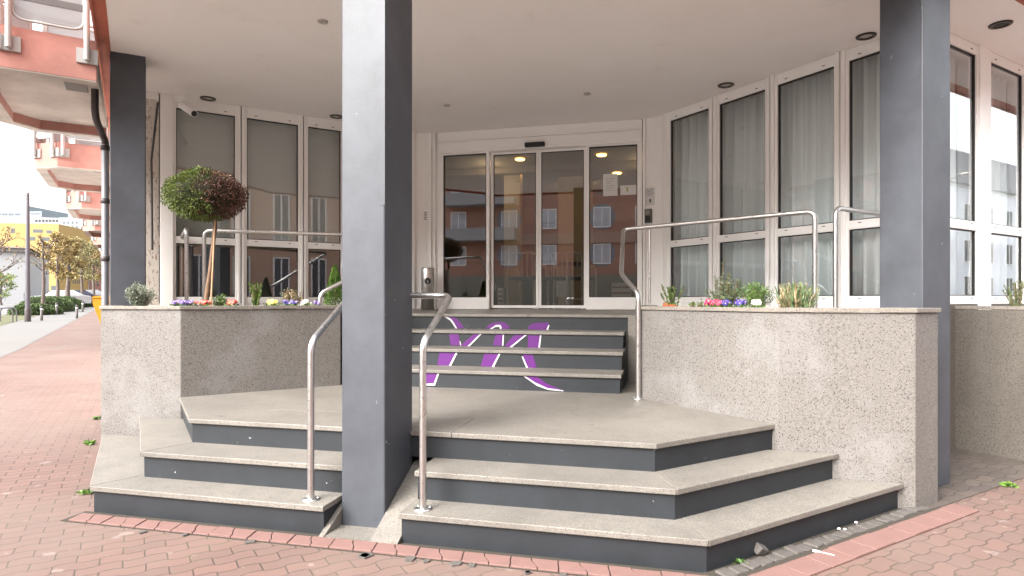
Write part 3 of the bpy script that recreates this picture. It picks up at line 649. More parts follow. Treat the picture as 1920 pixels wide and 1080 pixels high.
# chairs in the lobby
M_CH=simple('cream_chair_tube',(.68,.64,.56),.4)
def chair(px,lb,rz,v_):
    p=W(px,depth(0,v_)); root=thing('lobby_chair',lb,'chair',(0,0,0),'white tubular chairs in the lobby')
    h=.86-.34
    for sx in (-.23,.23):
        MB().tube(fillet([(sx,-.22,0),(sx,-.22,.62),(sx,.22,.62),(sx,.22,0)],.09),.016,10).build('side_frame',M_CH,root)
    MB().tube(fillet([(-.23,.2,.3),(-.23,.24,.8),(.23,.24,.8),(.23,.2,.3)],.09),.015,10).build('back_frame',M_CH,root)
    MB().box(-.22,.22,-.2,.2,.42,.46).build('seat',simple('dark_seat',(.03,.03,.035),.7),root,bevel=.01)
    m_=MB()
    for k in range(5): m_.tube([(-.16+.08*k,.225,.46),(-.16+.08*k,.237,.79)],.007,8)
    m_.build('back_slats',M_CH,root)
    root.location=(p[0],p[1],D0); root.rotation_euler=(0,0,rz)
chair(990,'white tubular chair seen through the left sliding leaf',R(170),5.62)
chair(1031,'white tubular chair seen behind the hanging poster',R(195),5.66)
chair(1078,'white tubular chair seen at the right edge of the right sliding leaf',R(160),5.6)
# mat/table
tb=thing('lobby_table','dark round lobby table behind the sliding doors','table',(.2,6.9,D0)); MB().lathe((.2,6.9,D0),[(0,.70),(.5,.70),(.5,.73),(0,.73)],30).build('table_top',simple('table_dark',(.02,.015,.012),.3),tb); MB().lathe((.2,6.9,D0),[(.22,0),(.22,.02),(.03,.04),(.03,.7)],20).build('leg',M_STEEL,tb)

# ------------------------------------------------------------------ plants
def rnd(a,b): return random.uniform(a,b)
def leafquad(mb,p,d,l,w,mi=0,fold=0):
    d=Vector(d).normalized(); a=Vector((rnd(-1,1),rnd(-1,1),rnd(-1,1))); s_=d.cross(a)
    if s_.length<1e-4: s_=Vector((1,0,0))
    s_.normalize(); s_*=w/2; p=Vector(p); m=p+d*l*.55
    mb.add([p,m+s_,p+d*l,m-s_],[(0,1,2,3)],mi)
def unit():
    while True:
        v=Vector((rnd(-1,1),rnd(-1,1),rnd(-1,1)))
        if .05<v.length<1: return v.normalized()
def soilpt(px,k=.30,side='L'):
    """a point in the planter bed seen at column px, k behind the wall face"""
    if side=='L':
        if px<335: 
            p=line_at(px,(-3.1,1.1+k),(1,.06)); return p
        return line_at(px,(-2.31-Q*k,1.165+Q*k),(Q,Q))
    if side=='R':
        return line_at(px,(1.55+Q*k,2.02+Q*k),(Q,-Q))
    return line_at(px,(4.655+Q*k,2.685+Q*k),(Q,-Q))
def sizep(px_,p): return px_*depth(*p)/FPX
ZSOIL=1.24
# ball tree
tp=soilpt(386,.55); tp=(tp[0],tp[1]); Yt=depth(*tp)
tree=thing('ball_tree','ball tree on a thin stem in the left planter, half green and half dead brown','tree',(tp[0],tp[1],ZSOIL))
cc=W(386,Yt-.0); cz=zat(367,*cc); RX=sizep(72,tp); RZ=sizep(49,tp)
tr_top=W(404,Yt); tz=zat(418,*tr_top)
MB().tube([(tp[0],tp[1],ZSOIL),(tp[0]+.01,tp[1],ZSOIL+.15),(tp[0]+(tr_top[0]-tp[0])*.5,tp[1]+(tr_top[1]-tp[1])*.5,(ZSOIL+tz)/2),(tr_top[0]-.005,tr_top[1],tz-.05),(tr_top[0],tr_top[1],tz+.1)],.02,12,rad=[.024,.021,.019,.018,.014]).build('trunk',M_BARK,tree)
sk=W(395,Yt-.03); MB().tube([(sk[0],sk[1],ZSOIL),(tr_top[0]+.012,tr_top[1]-.02,tz+.02)],.008,8).build('stake',simple('pale_cane',(.42,.27,.16),.7,var=.2,vs=20),tree)
fx=Vector((_c,_s,0)); fy=Vector((-_s,_c,0)); C0=Vector((cc[0],cc[1],cz))
def crownpt(dv,k=1.0):
    n_=noise.noise(dv*2.2)*.09+noise.noise(dv*5)*.05
    sq=1+.0*dv.x
    return C0+fx*(dv.x*RX*(k+n_)*sq)+fy*(dv.y*RX*(k+n_))+Vector((0,0,dv.z*RZ*(k+n_)*(1.0 if dv.z>0 else .98)))
for half,mt in ((0,L_GREEN),(1,L_BROWN)):
    mb=MB()
    for i in range(15000 if half==0 else 11000):
        dv=unit(); bias=dv.x-.36+noise.noise(dv*3)*.45
        if (bias>0)!=(half==1): continue
        k=rnd(.80,1.0)
        p=crownpt(dv,k); d=(Vector((fx*dv.x+fy*dv.y+Vector((0,0,dv.z)))) + unit()*.8)
        leafquad(mb,p,d,rnd(.012,.045 if random.random()<.06 else .024),rnd(.007,.012))
    mb.build('crown' if half==0 else 'dead_crown',mt,tree)
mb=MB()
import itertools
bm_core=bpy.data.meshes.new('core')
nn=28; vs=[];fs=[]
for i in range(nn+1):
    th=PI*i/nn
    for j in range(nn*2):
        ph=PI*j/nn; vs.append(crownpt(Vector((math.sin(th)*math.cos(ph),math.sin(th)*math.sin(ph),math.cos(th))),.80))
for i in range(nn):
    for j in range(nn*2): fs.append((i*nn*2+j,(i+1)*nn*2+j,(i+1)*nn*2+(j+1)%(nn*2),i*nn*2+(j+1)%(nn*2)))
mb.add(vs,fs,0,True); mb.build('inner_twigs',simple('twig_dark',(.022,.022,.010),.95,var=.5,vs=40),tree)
def bush(px,wpx,hpx,nm,lb,cat,mats,n,style,side='L',k=.3,leaf=(.03,.012),grp=None):
    """style: dome, spikes, cone, grass"""
    p=soilpt(px,k,side); base=Vector((p[0],p[1],ZSOIL)); top=zat(573-hpx,*p); H=top-ZSOIL; Wd=sizep(wpx,p)/2
    root=thing(nm,lb,cat,tuple(base),grp); stem=MB(); lf=MB()
    if style=='dome':
        for i in range(26):
            a=rnd(0,2*PI); r=math.sqrt(random.random())*Wd*.85; hh=H*(1-.45*(r/Wd)**2)*rnd(.75,1.0)
            tip=base+Vector((r*math.cos(a),r*math.sin(a),hh)); mid=base+Vector((r*.5*math.cos(a),r*.5*math.sin(a),hh*.5))
            stem.tube([base,mid,tip],.002,4,cap=False)
            for j in range(n//26):
                q=base.lerp(tip,1-.72*random.random()**1.3)+unit()*Wd*.2
                leafquad(lf,q,unit()+Vector((0,0,.7)),rnd(.6,1.2)*leaf[0],leaf[1],0 if len(mats)<2 or random.random()<.72 else 1)
    elif style=='sprigs':
        m_=34
        for i in range(m_):
            a=rnd(0,2*PI); r=Wd*math.sqrt(rnd(.0,1.0)); hh=H*rnd(.35,1)*(1-.35*r/Wd); lean=Vector((math.cos(a)*r,math.sin(a)*r*.7,0)); bend=unit()*.03
            pts=[base+lean*.2,base+lean*.5+Vector((0,0,hh*.5))+bend,base+lean+Vector((0,0,hh))]
            stem.tube(pts,.0025,5,cap=False)
            for j in range(n//m_):
                t=rnd(.12,1); q=pts[0].lerp(pts[1],t*2) if t<.5 else pts[1].lerp(pts[2],t*2-1)
                leafquad(lf,q,unit()+Vector((0,0,.55)),rnd(.6,1.1)*leaf[0],leaf[1],0 if len(mats)<2 or random.random()<.75 else 1)
    elif style=='spikes':
        m_=max(3,n//90)
        for i in range(m_):
            a=rnd(0,2*PI); r=Wd*rnd(.1,1); hh=H*rnd(.6,1); lean=Vector((math.cos(a)*r,math.sin(a)*r*.7,0))
            pts=[base+lean*.25,base+lean*.55+Vector((0,0,hh*.5)),base+lean+Vector((0,0,hh))]
            stem.tube(pts,.003,5,cap=False)
            for j in range(n//m_):
                t=random.random()*.98+.02; q=pts[0].lerp(pts[1],t*2) if t<.5 else pts[1].lerp(pts[2],t*2-1)
                leafquad(lf,q,unit()*.8+Vector((0,0,1.1)),rnd(.7,1.1)*leaf[0],leaf[1],0 if len(mats)<2 or random.random()<.7 else 1)
    elif style=='cone':
        stem.tube([base,base+Vector((0,0,H*.9))],.006,6)
        for i in range(n):
            t=random.random()**.8; a=rnd(0,2*PI); r=Wd*(1-t)**.75*rnd(.55,1.08)
            leafquad(lf,base+Vector((r*math.cos(a),r*math.sin(a),.02+H*t*.93)),Vector((math.cos(a)*.5,math.sin(a)*.5,1.2))+unit()*.3,rnd(.7,1.2)*leaf[0],leaf[1])
    elif style=='grass':
        for i in range(n//6):
            a=rnd(0,2*PI); r=Wd*rnd(0,1); hh=H*rnd(.45,1); b0=base+Vector((math.cos(a)*r*.55,math.sin(a)*r*.5,0)); tip=base+Vector((math.cos(a)*r,math.sin(a)*r*.8,hh))
            for j in range(6):
                q=b0.lerp(tip,j/6); leafquad(lf,q,(tip-b0)+unit()*.03,(tip-b0).length*.26,leaf[1],0 if i%3 else len(mats)-1)
    if stem.v: stem.build('stem',M_BARK,root)
    lf.build('foliage',mats,root); return root
def flowers(px,wpx,nm,lb,fm,n,side='L',k=.16,eye=True,up=.012,grp=None,sz=.017):
    p=soilpt(px,k,side); base=Vector((p[0],p[1],1.255)); Wd=sizep(wpx,p)/2
    root=thing(nm,lb,'flower',tuple(base),grp); pt=MB(); lf=MB(); ey=MB(); dr=Vector((_c,_s,0))
    for i in range(n):
        c_=base+dr*rnd(-Wd,Wd)*.9+Vector((-_s,_c,0))*rnd(-.04,.06)+Vector((0,0,rnd(.045,.075)+up))
        nrm=(Vector((rnd(-.4,.4),-1,rnd(.1,.9)))).normalized(); a_=nrm.cross(Vector((0,0,1))).normalized(); b_=nrm.cross(a_)
        for j in range(5):
            an=2*PI*j/5+i; o_=a_*math.cos(an)+b_*math.sin(an); s2=a_*math.cos(an+PI/2)+b_*math.sin(an+PI/2); r=rnd(.85,1.15)*sz
            pt.add([c_,c_+o_*r*.6+s2*r*.5,c_+o_*r+nrm*.002,c_+o_*r*.6-s2*r*.5],[(0,1,2,3)])
        if eye: ey.add([c_+nrm*.004+(a_*math.cos(2*PI*j/6)+b_*math.sin(2*PI*j/6))*.0045 for j in range(6)],[tuple(range(6))])
    for i in range(n*9):
        q=base+dr*rnd(-Wd,Wd)+Vector((-_s,_c,0))*rnd(-.05,.06)+Vector((0,0,rnd(-.01,.05))); leafquad(lf,q,unit()+Vector((0,0,.6)),.03,.014)
    pt.build('petals',fm,root); lf.build('foliage',L_FRESH,root)
    if eye and ey.v: ey.build('flower_eye',F_YEL,root)
    return root
bush(264,58,40,'silver_shrub','silvery green cushion shrub at the left end of the left planter','shrub',[L_SILV],2600,'dome',leaf=(.03,.008))
flowers(343,34,'pansy','clump of violet flowers below the pale pier in the left planter',F_PUR,26,k=.14)
flowers(379,26,'primrose','red flowers at the foot of the ball tree',F_RED,18,k=.12)
bush(411,34,20,'leafy_plant','small pale green leafy plant right of the ball tree stem','plant',[L_FRESH,L_SILV],420,'dome',leaf=(.03,.012))
flowers(431,22,'primrose','red flowers between small green plant and bright upright shrub',F_RED,16,k=.12)
bush(479,36,42,'upright_shrub','bright green spiky shrub in the middle of the left planter','shrub',[L_FRESH],1100,'spikes',leaf=(.03,.008))
flowers(510,24,'pansy','pale yellow flowers right of the bright green spiky shrub',F_YEL,15,k=.13)
bush(545,52,28,'dry_plant','straw coloured withered plant behind the dark violet flowers','plant',[L_DRY,L_ROSE],700,'dome',k=.34,leaf=(.03,.01))
flowers(543,24,'pansy','dark violet flowers in front of the withered plant',F_BLU,16,k=.14)
flowers(574,14,'pansy','white flowers near the right end of the left planter',F_WHT,9,k=.13)
flowers(594,9,'pansy','single small violet flowers beside the slim handrail post',F_PUR,5,k=.13)
bush(628,40,74,'dwarf_conifer','bright green cone shaped dwarf conifer partly behind the front column','shrub',[L_FRESH],2600,'cone',leaf=(.032,.009))
bush(1262,52,38,'upright_shrub','green upright shoots at the left end of the right planter','shrub',[L_FRESH,L_ROSE],1000,'spikes','R',leaf=(.026,.009))
flowers(1256,26,'heather','tiny orange red flowers under the upright shoots',simple('petal_rust',(.4,.09,.03),.6),12,'R',k=.2,eye=False,up=-.02)
for px,lb in ((1299,'tiny green sprout left of the magenta flowers'),(1313,'tiny flat sprout touching the magenta flowers')): bush(px,14,9,'sprout',lb,'plant',[L_FRESH],60,'dome','R',k=.16,leaf=(.03,.01))
flowers(1338,34,'primrose','magenta flowers in the right planter',F_PNK,24,'R',k=.13)
flowers(1362,16,'pansy','deep blue flowers touching the magenta ones',F_BLU,11,'R',k=.14)
bush(1358,72,94,'rosemary','tall loose rosemary with upright sprigs in the right planter','shrub',[L_ROSE,L_SILV],4200,'sprigs','R',k=.42,leaf=(.028,.006))
bush(1416,72,44,'bushy_herb','soft bright green bushy herb right of the rosemary','plant',[L_FRESH,L_ROSE],3000,'dome','R',k=.36,leaf=(.022,.006))
flowers(1389,20,'pansy','deep blue flowers below the bushy green herb',F_BLU,13,'R',k=.13)
flowers(1422,18,'pansy','white flowers below the bushy green herb',F_WHT,12,'R',k=.13)
bush(1494,80,42,'heather_tuft','tuft of green and reddish dry shoots below the long handrail','plant',[L_ROSE,L_DRY],1500,'grass','R',k=.34,leaf=(.02,.009))
bush(1470,26,26,'dry_plant','small withered plant between herb and heather tuft','plant',[L_DRY],260,'dome','R',k=.28,leaf=(.025,.006))
bush(1908,52,46,'rosemary','rosemary on the shaded planter at the right picture edge','shrub',[L_ROSE],1500,'spikes','F',k=.16,leaf=(.024,.006))
# weeds at the foot of the walls, loose setts and litter
def weed(x,y,sz,lb,z=0):
    lf=MB()
    for i in range(26):
        a=rnd(0,2*PI); leafquad(lf,(x+rnd(-.02,.02),y+rnd(-.02,.02),z+.004),(math.cos(a),math.sin(a),rnd(.1,.9)),sz*rnd(.6,1.1),sz*.35)
    tag(lf.build('weed',L_FRESH),lb,'weed')
def GP(px,py,z=0): 
    Y=FPX*(CZ-z)/(py-YH); return W(px,Y)
weed(*GP(168,834),.075,'largest green weed in the joint beside the bottom left step')
weed(*GP(181,786),.06,'small weed at the foot of the left planter wall')
weed(*GP(163,926),.06,'weed sprouting at the bottom left step corner')
weed(*GP(1890,912),.06,'dark flat weed in the pink paving at the right edge')
weed(*GP(1385,1058),.04,'small bright sprout beside the tilted stone')
ORD=['first','second','third','fourth','fifth','sixth','seventh','eighth','ninth','tenth','eleventh','twelfth','thirteenth','fourteenth','fifteenth','sixteenth','seventeenth','eighteenth','nineteenth']+['twentieth']+['twenty-'+x for x in ('first','second','third','fourth','fifth','sixth','seventh','eighth','ninth')]+['thirtieth']+['thirty-'+x for x in ('first','second','third','fourth','fifth')]
random.seed(11)
sett=None; P0=(1.925,-.155)
k=0; t=.08
while t<1.95:
    w_=rnd(.068,.09); l_=.088
    o=MB(); o.box(-w_/2,w_/2,-l_/2,l_/2,-.03,.0)
    if k<1:
        w0_=w_; sett=o.build('cobblestone',M_SETT,bevel=.008); ob=sett
    else: ob=sett.copy(); COL.objects.link(ob); ob.scale=(w_/w0_,rnd(.85,1),1)
    nx,ny=Q,-Q
    ob.location=(P0[0]+Q*t+nx*.055,P0[1]+Q*t+ny*.055,.012+rnd(-.004,.006)); ob.rotation_euler=(rnd(-.06,.06),rnd(-.06,.06),R(45)+rnd(-.09,.09))
    tag(ob,ORD[k]+' grey cobblestone counted from the step corner along the foot of the right step edge','cobblestone','cobblestones in the row beside the bottom step'); t+=w_+.010; k+=1
p=GP(1432,1046); ob=MB(); ob.box(-.04,.04,-.03,.03,-.02,.03); ob=ob.build('cobblestone',M_SETT,bevel=.008); ob.location=(p[0]-.02,p[1]+.03,.03); ob.rotation_euler=(.5,.4,.9); tag(ob,'loose cobblestone lying tilted on the row near the step corner','cobblestone')
p=GP(1545,1040); ob=MB(); ob.tube([(-.05,0,.008),(.05,0,.006)],.004,8); ob.box(-.055,-.02,-.006,.006,.001,.012); ob=ob.build('paper_stick',M_PAPER); ob.location=(p[0],p[1],.002); ob.rotation_euler=(0,0,R(-25)); tag(ob,'thin white paper stick lying on the pink paving','litter')
for px,py,lb in ((1573,998,'left white pebble among the cobblestones'),(1584,999,'right white pebble among the cobblestones'),(1605,986,'slim white pebble further up the cobblestone row')):
    p=GP(px,py); ob=MB().lathe((0,0,0),[(.0,-.008),(.008,-.004),(.010,.002),(.006,.008),(0,.010)],10).build('pebble',simple('white_stone',(.7,.68,.62),.6)); ob.location=(p[0],p[1],.02); ob.scale=(1,.7,.8); tag(ob,lb,'pebble')
random.seed(5)
for i,u_ in enumerate(sorted(rnd(-1.3,1.9) for _ in range(16))):
    ob=MB().prism([(-.03,-.02),(.025,-.028),(.034,.012),(.0,.026),(-.028,.015)],0,.012).build('sett_chip',M_SETT,bevel=.001)
    ob.location=(u_,-.345+rnd(-.02,.01),-.003); ob.rotation_euler=(0,0,rnd(0,6)); s_=rnd(.5,1.1); ob.scale=(s_,s_,1)
    tag(ob,ORD[i]+' broken stone chip from the left in front of the pink border row','stone chip','stone chips between border row and paving')
# ------------------------------------------------------------------ balconies, downpipe, letterbox
M_MESHP,t_,b_=mk('perforated_panel'); b_.inputs['Base Color'].default_value=(.26,.27,.275,1); b_.inputs['Roughness'].default_value=.5; b_.inputs['Alpha'].default_value=.8
M_GREYW=simple('grey_louvre',(.10,.10,.10),.6,var=.2,vs=40)
def qs(s,q): return (-Q*q-Q*s,-Q*q+Q*s)
ZB0,ZB1=3.34,3.70
def balcony(s0,L):
    q0=1.45; q1=q0+.69; q2=q1+.30
    out=[qs(s0,q0),qs(s0,q1),qs(s0+.30,q2),qs(s0+L-.3,q2),qs(s0+L,q1),qs(s0+L,q0)]
    th=.13; inn=[qs(s0+th,q0),qs(s0+th,q1-.05),qs(s0+.30+.05,q2-th),qs(s0+L-.35,q2-th),qs(s0+L-th,q1-.05),qs(s0+L-th,q0)]
    mb=MB()
    for i in range(5): mb.prism([out[i],out[i+1],inn[i+1],inn[i]],ZB0,ZB1)
    root=mb.build('balcony',M_RED,B)
    mb=MB(); mb.prism(inn,ZB0+.10,ZB0+.30); 
    # concrete drip band under the parapet
    for i in range(5):
        a=[(out[i][0]*.97+inn[i][0]*.03,out[i][1]*.97+inn[i][1]*.03),(out[i+1][0]*.97+inn[i+1][0]*.03,out[i+1][1]*.97+inn[i+1][1]*.03)]
        mb.prism([a[0],a[1],inn[i+1],inn[i]],ZB0-.012,ZB0-.001)
    mb.build('balcony_slab',M_CONC,root)
    # railing: posts with fixing plates, framed perforated panels
    rl=MB(); pn=MB(); pls=[]; lv=MB()
    def P3(p,z): return (p[0],p[1],z)
    for i in range(5):
        a=Vector(out[i]); b_=Vector(out[i+1]); d=b_-a; Ld=d.length
        if Ld<.35: posts=[.5]
        else: posts=[.1,.9] if Ld<1.2 else [.05,.35,.65,.95]
        d.normalize(); n=Vector((-d.y,d.x)); n=n if n.dot(Vector(qs(0,1)))>0 or True else -n
        cen=Vector(qs(s0+L/2,q0+.3)); 
        if n.dot(a-cen)<0: n=-n
        for f_ in posts:
            p=a+d*Ld*f_+n*.045
            rl.tube([P3(p,ZB0+.16),P3(p,ZB1+1.0)],.024,10)
            c_=a+d*Ld*f_; pl=MB(); pls.append(pl); pl.lbox((c_.x,c_.y),(d.x,d.y),-.08,.08,-.02 if n.dot(Vector((-d.y,d.x)))<0 else 0,0 if n.dot(Vector((-d.y,d.x)))<0 else .02,ZB0+.14,ZB0+.27)
        e0,e1=(.13,.87) if Ld>=.35 else (.1,.9)
        if Ld>=.35:
            x0=a+d*Ld*e0+n*.03; x1=a+d*Ld*e1+n*.03; z0,z1=ZB1+.06,ZB1+.95
            rl.tube(fillet([P3(x0,z1),P3(x0,z0),P3(x1,z0),P3(x1,z1),P3(x0,z1)],.1),.012,8)
            dd=(d.x,d.y); pn.lbox((x0.x,x0.y),dd,.01,(x1-x0).length-.01,-.003,.003,z0+.015,z1-.01); lv.lbox((x0.x,x0.y),dd,.012,(x1-x0).length-.012,-.006,.006,z0+.17,z0+.23)
        rl.tube([P3(a+n*.045,ZB1+1.0),P3(b_+n*.045,ZB1+1.0)],.022,10)
    rl.build('railing',simple('white_tube',(.36,.355,.345),.45) if 'white_tube' not in bpy.data.materials else bpy.data.materials['white_tube'],root)
    for pl in pls: pl.build('fixing_plate',bpy.data.materials['white_tube'],root)
    pn.build('railing_panel',M_MESHP,root); lv.build('panel_band',M_GREYW,root)
    m_=MB(); m_.box(0,0,0,0,0,0)
    d0=qs(s0+.55,q0+.12); mb=MB(); mb.lbox(d0,(-Q,Q),-.2,.2,-.02,.16,ZB0+.085,ZB0+.099); mb.build('drain_tray',simple('dull_tin',(.14,.125,.11),.6,.3,var=.2) if 'dull_tin' not in bpy.data.materials else bpy.data.materials['dull_tin'],root)
    return root
def s_of(u,v): return Q*(v-u)
for Yb in (5.62,9.55,13.7,17.9,22.3,26.8):
    # facade line q=1.45 hit at that depth
    lo=None
    p=None
    for i in range(4000):
        s_=i*.01; pp=qs(s_,1.45)
        if depth(*pp)>=Yb: break
    balcony(s_,2.35)
dpx=line_at(198,qs(0,1.40),(-Q,Q)); 
dw=W(197.5,6.45); zt_=zat(272,*dw)
dpipe=thing('downpipe','zinc rainwater pipe with a dark elbow beside the left grey column','pipe',(dw[0],dw[1],0))
MB().tube([(dw[0],dw[1],0),(dw[0],dw[1],zt_)],.035,16).build('pipe',M_PIPE,dpipe)
de=W(178,6.15); MB().tube(fillet([(dw[0],dw[1],zt_-.02),(dw[0],dw[1],zt_+.03),(dw[0]-.02,dw[1],zt_+.08),(de[0],de[1],zt_+.2),(de[0],de[1],ZB0+.1)],.12),.033,14).build('elbow',M_PIPED,dpipe)
for z in (1.75,2.35,zt_-.06): MB().lathe((dw[0],dw[1],z),[(.036,0),(.043,.005),(.043,.05),(.036,.055)],18).build('pipe_collar',M_PIPED,dpipe)
yb=W(183,8.2); M_YEL=simple('post_yellow',(.36,.16,.003),.4)
lt=thing('letterbox','yellow letterbox with slanted lower edge just behind the left planter','letterbox',(yb[0],yb[1],.6))
zt1=zat(559,*yb); zb1=zat(612,*yb)
a=W(173,8.2); b_=W(206,8.25); 
mb=MB(); dd=(Vector(b_)-Vector(a)); LL=dd.length; dd.normalize(); n_=Vector((-dd.y,dd.x))
def q3(t,k,z): return (a[0]+dd.x*t+n_.x*k,a[1]+dd.y*t+n_.y*k,z)
mb.add([q3(0,0,zt1),q3(LL,0,zt1),q3(LL,.3,zt1),q3(0,.3,zt1),q3(0.0,0,zt1-.07),q3(LL*.5,0,zb1),q3(LL,0,zb1),q3(LL,.3,zb1),q3(LL*.5,.3,zb1),q3(0,.3,zt1-.07)],
 [(0,3,2,1),(0,1,6,5,4),(3,9,8,7,2),(4,5,8,9),(5,6,7,8),(0,4,9,3),(1,2,7,6)]); mb.build('body',M_YEL,lt,bevel=.01)
mb=MB(); mb.add([q3(-.01,-.01,zt1),q3(LL,-.01,zt1),q3(LL,.31,zt1),q3(-.01,.31,zt1),q3(.02,-.01,zt1+.03),q3(LL,-.01,zt1+.03),q3(LL,.31,zt1+.03),q3(.02,.31,zt1+.03)],[(0,3,2,1),(4,5,6,7),(0,1,5,4),(1,2,6,5),(2,3,7,6),(3,0,4,7)]); mb.build('lid',M_YEL,lt)
mb=MB(); mb.tube([q3(LL*.7,.15,0),q3(LL*.7,.15,zb1+.05)],.03,10); mb.build('post',M_PIPED,lt)

# ------------------------------------------------------------------ street: lamp post, bollards, trees, hedges, cars
M_POLE=simple('pole_paint',(.11,.105,.12),.5,var=.1)
p=W(52,30.6); zg_=gz(*p); lp=thing('lamp_post','tall plain grey pole on the verge beside the grey path','lamp post',(p[0],p[1],zg_))
ztp=zat(362,*p)
MB().tube([(p[0],p[1],zg_+.6),(p[0],p[1],ztp)],.1,14,rad=[.11,.07]).build('pole',M_POLE,lp)
MB().lathe((p[0],p[1],zg_),[(.135,0),(.135,.6),(.112,.66)],16).build('base_sleeve',M_PIPED,lp)
MB().tube([(p[0]-.45,p[1],ztp-.12),(p[0]+.1,p[1],ztp-.1)],.02,8).build('bracket_arm',M_PIPED,lp)
bo=thing('bollard','bollard','bollard',(0,0,0),'bollards along the pavement edge')
MB().lathe((0,0,0),[(.06,0),(.06,.62),(.0,.62)],14).build('post',M_PIPED,bo); MB().lathe((0,0,0),[(.062,.55),(.062,.62)],14).build('white_band',M_WHITE,bo)
MB().lathe((0,0,0),[(.06,.621),(.064,.68),(.05,.74),(.0,.76)],14).build('cap',M_PIPED,bo)
for i,(px,Y,lb) in enumerate(((78,31.7,'dark bollard between lamp post and slim bare tree'),(144,34.2,'dark bollard nearest the edge of the pink paving'),(155,43.2,'dark bollard just behind the one at the pink paving edge'),(106,38.5,'dark bollard in front of the clipped hedges'))):
    c=bo if i==0 else copy_tree(bo); q=W(px,Y); c.location=(q[0],q[1],gz(*q)); c['label']=lb
for k,(px,Y,lb) in enumerate(((4,29.5,'steel bicycle hoop at the left picture edge'),(12,30.5,'steel bicycle hoop just right of the leftmost one'))):
    q=W(px,Y); z=gz(*q); m_=MB(); m_.tube(fillet([(q[0]-.25,q[1]-.1,z),(q[0]-.25,q[1]-.1,z+.7),(q[0]+.25,q[1]+.3,z+.7),(q[0]+.25,q[1]+.3,z)],.25,8),.03,8); tag(m_.build('bicycle_hoop',M_POLE,loc=(q[0],q[1],z)),lb,'bicycle stand','bicycle hoops')
def hedge(px0,px1,Y,yt,lb,dpt=2.0,n=5000):
    a=Vector(W(px0,Y)); b_=Vector(W(px1,Y)); c=(a+b_)/2; rx=(b_-a).length/2; z=gz(c.x,c.y); H=zat(yt,c.x,c.y)-z
    root=thing('clipped_hedge',lb,'hedge',(c.x,c.y,z),'clipped hedges beside the path'); lf=MB(); core=MB()
    ax=Vector((_c,_s,0)); ay=Vector((-_s,_c,0))
    def pt(dv,k): return Vector((c.x,c.y,z))+ax*dv.x*rx*k+ay*dv.y*dpt*k+Vector((0,0,max(0,abs(dv.z)**.6)*H*k*(1+.12*noise.noise(dv*3))))
    for i in range(n):
        dv=unit(); dv.z=abs(dv.z); leafquad(lf,pt(dv,rnd(.88,1.0)),dv+unit()*.8,.10,.06)
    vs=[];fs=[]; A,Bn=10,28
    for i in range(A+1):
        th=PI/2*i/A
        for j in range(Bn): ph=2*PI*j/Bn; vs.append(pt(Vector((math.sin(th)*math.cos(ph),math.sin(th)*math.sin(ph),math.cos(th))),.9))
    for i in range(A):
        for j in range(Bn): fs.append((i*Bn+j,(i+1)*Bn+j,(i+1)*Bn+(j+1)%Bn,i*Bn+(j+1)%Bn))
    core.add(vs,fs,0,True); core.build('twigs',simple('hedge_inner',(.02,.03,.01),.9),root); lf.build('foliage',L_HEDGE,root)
hedge(32,104,38.5,571,'low rounded hedge nearest the camera behind the lamp post',1.6)
hedge(58,122,43,557,'taller hedge mound behind the nearest low hedge',2.2)
hedge(96,140,48,557,'darker hedge mound in the middle of the row')
hedge(128,165,54,556,'small bright hedge mound near the parked cars')
hedge(150,192,60,557,'farthest hedge mound beside the yellow letterbox')
def street_tree(px,Y,ytop,wpx,lb,leaf,nleaf,bare=.0,trunk=.14,fork=.42,lsz=.13):
    p=W(px,Y); z=gz(*p); H=zat(ytop,*p)-z; Rw=wpx*Y/FPX/2
    root=thing('street_tree',lb,'tree',(p[0],p[1],z),'trees along the street'); wd=MB(); base=Vector((p[0],p[1],z)); tips=[]
    wd.tube([base,base+Vector((rnd(-.1,.1),0,H*fork*.6)),base+Vector((rnd(-.1,.1),0,H*fork)),base+Vector((0,0,H*.9))],trunk,8,rad=[trunk,trunk*.8,trunk*.65,trunk*.15])
    def br(b0,d,L,r,lv):
        e=b0+d*L; m=b0+d*L*.5+unit()*L*.06; wd.tube([b0,m,e],r,5,rad=[r,r*.75,r*.4],cap=False)
        for k in range(4): tips.append(b0.lerp(e,rnd(.4,1)))
        if lv<3:
            for k in range(3): br(b0.lerp(e,rnd(.4,1)),(d+unit()*.75+Vector((0,0,.25))).normalized(),L*rnd(.5,.7),r*.5,lv+1)
    for k in range(11):
        h=H*(fork*.85+(.9-fork*.85)*k/11); a=k*2.4; prof=math.sin(PI*min(1,(k+2)/13.5))
        br(base+Vector((0,0,h)),Vector((math.cos(a),math.sin(a),.75)).normalized(),Rw*.75*prof+.3,trunk*.3,1)
    wd.build('trunk',M_BARKG,root)
    if nleaf:
        lf=MB()
        for i in range(nleaf):
            t=random.choice(tips); leafquad(lf,t+unit()*rnd(0,Rw*.30),unit(),lsz*rnd(.7,1.3),lsz*.8)
        lf.build('crown',leaf,root)
    return root
random.seed(21)
street_tree(-14,34,425,110,'bare grey tree spreading in from the left picture edge',L_SPR,250,fork=.35,lsz=.12)
street_tree(80,41,432,46,'slim bare tree right of the tall grey pole',L_SPR,150,fork=.5,trunk=.13,lsz=.1)
street_tree(107,47,432,44,'golden leaved tree just right of the slim bare tree',L_SPR,3600)
street_tree(128,50,440,48,'golden leaved tree with the thickest trunk',L_SPR,4200,trunk=.2)
street_tree(154,54,446,52,'olive golden tree left of the red facade',L_PALE,4200)
street_tree(176,60,452,44,'golden leaved tree next to the downpipe',L_SPR,3600)
street_tree(168,72,470,40,'farthest small golden tree behind the others',L_PALE,2400)
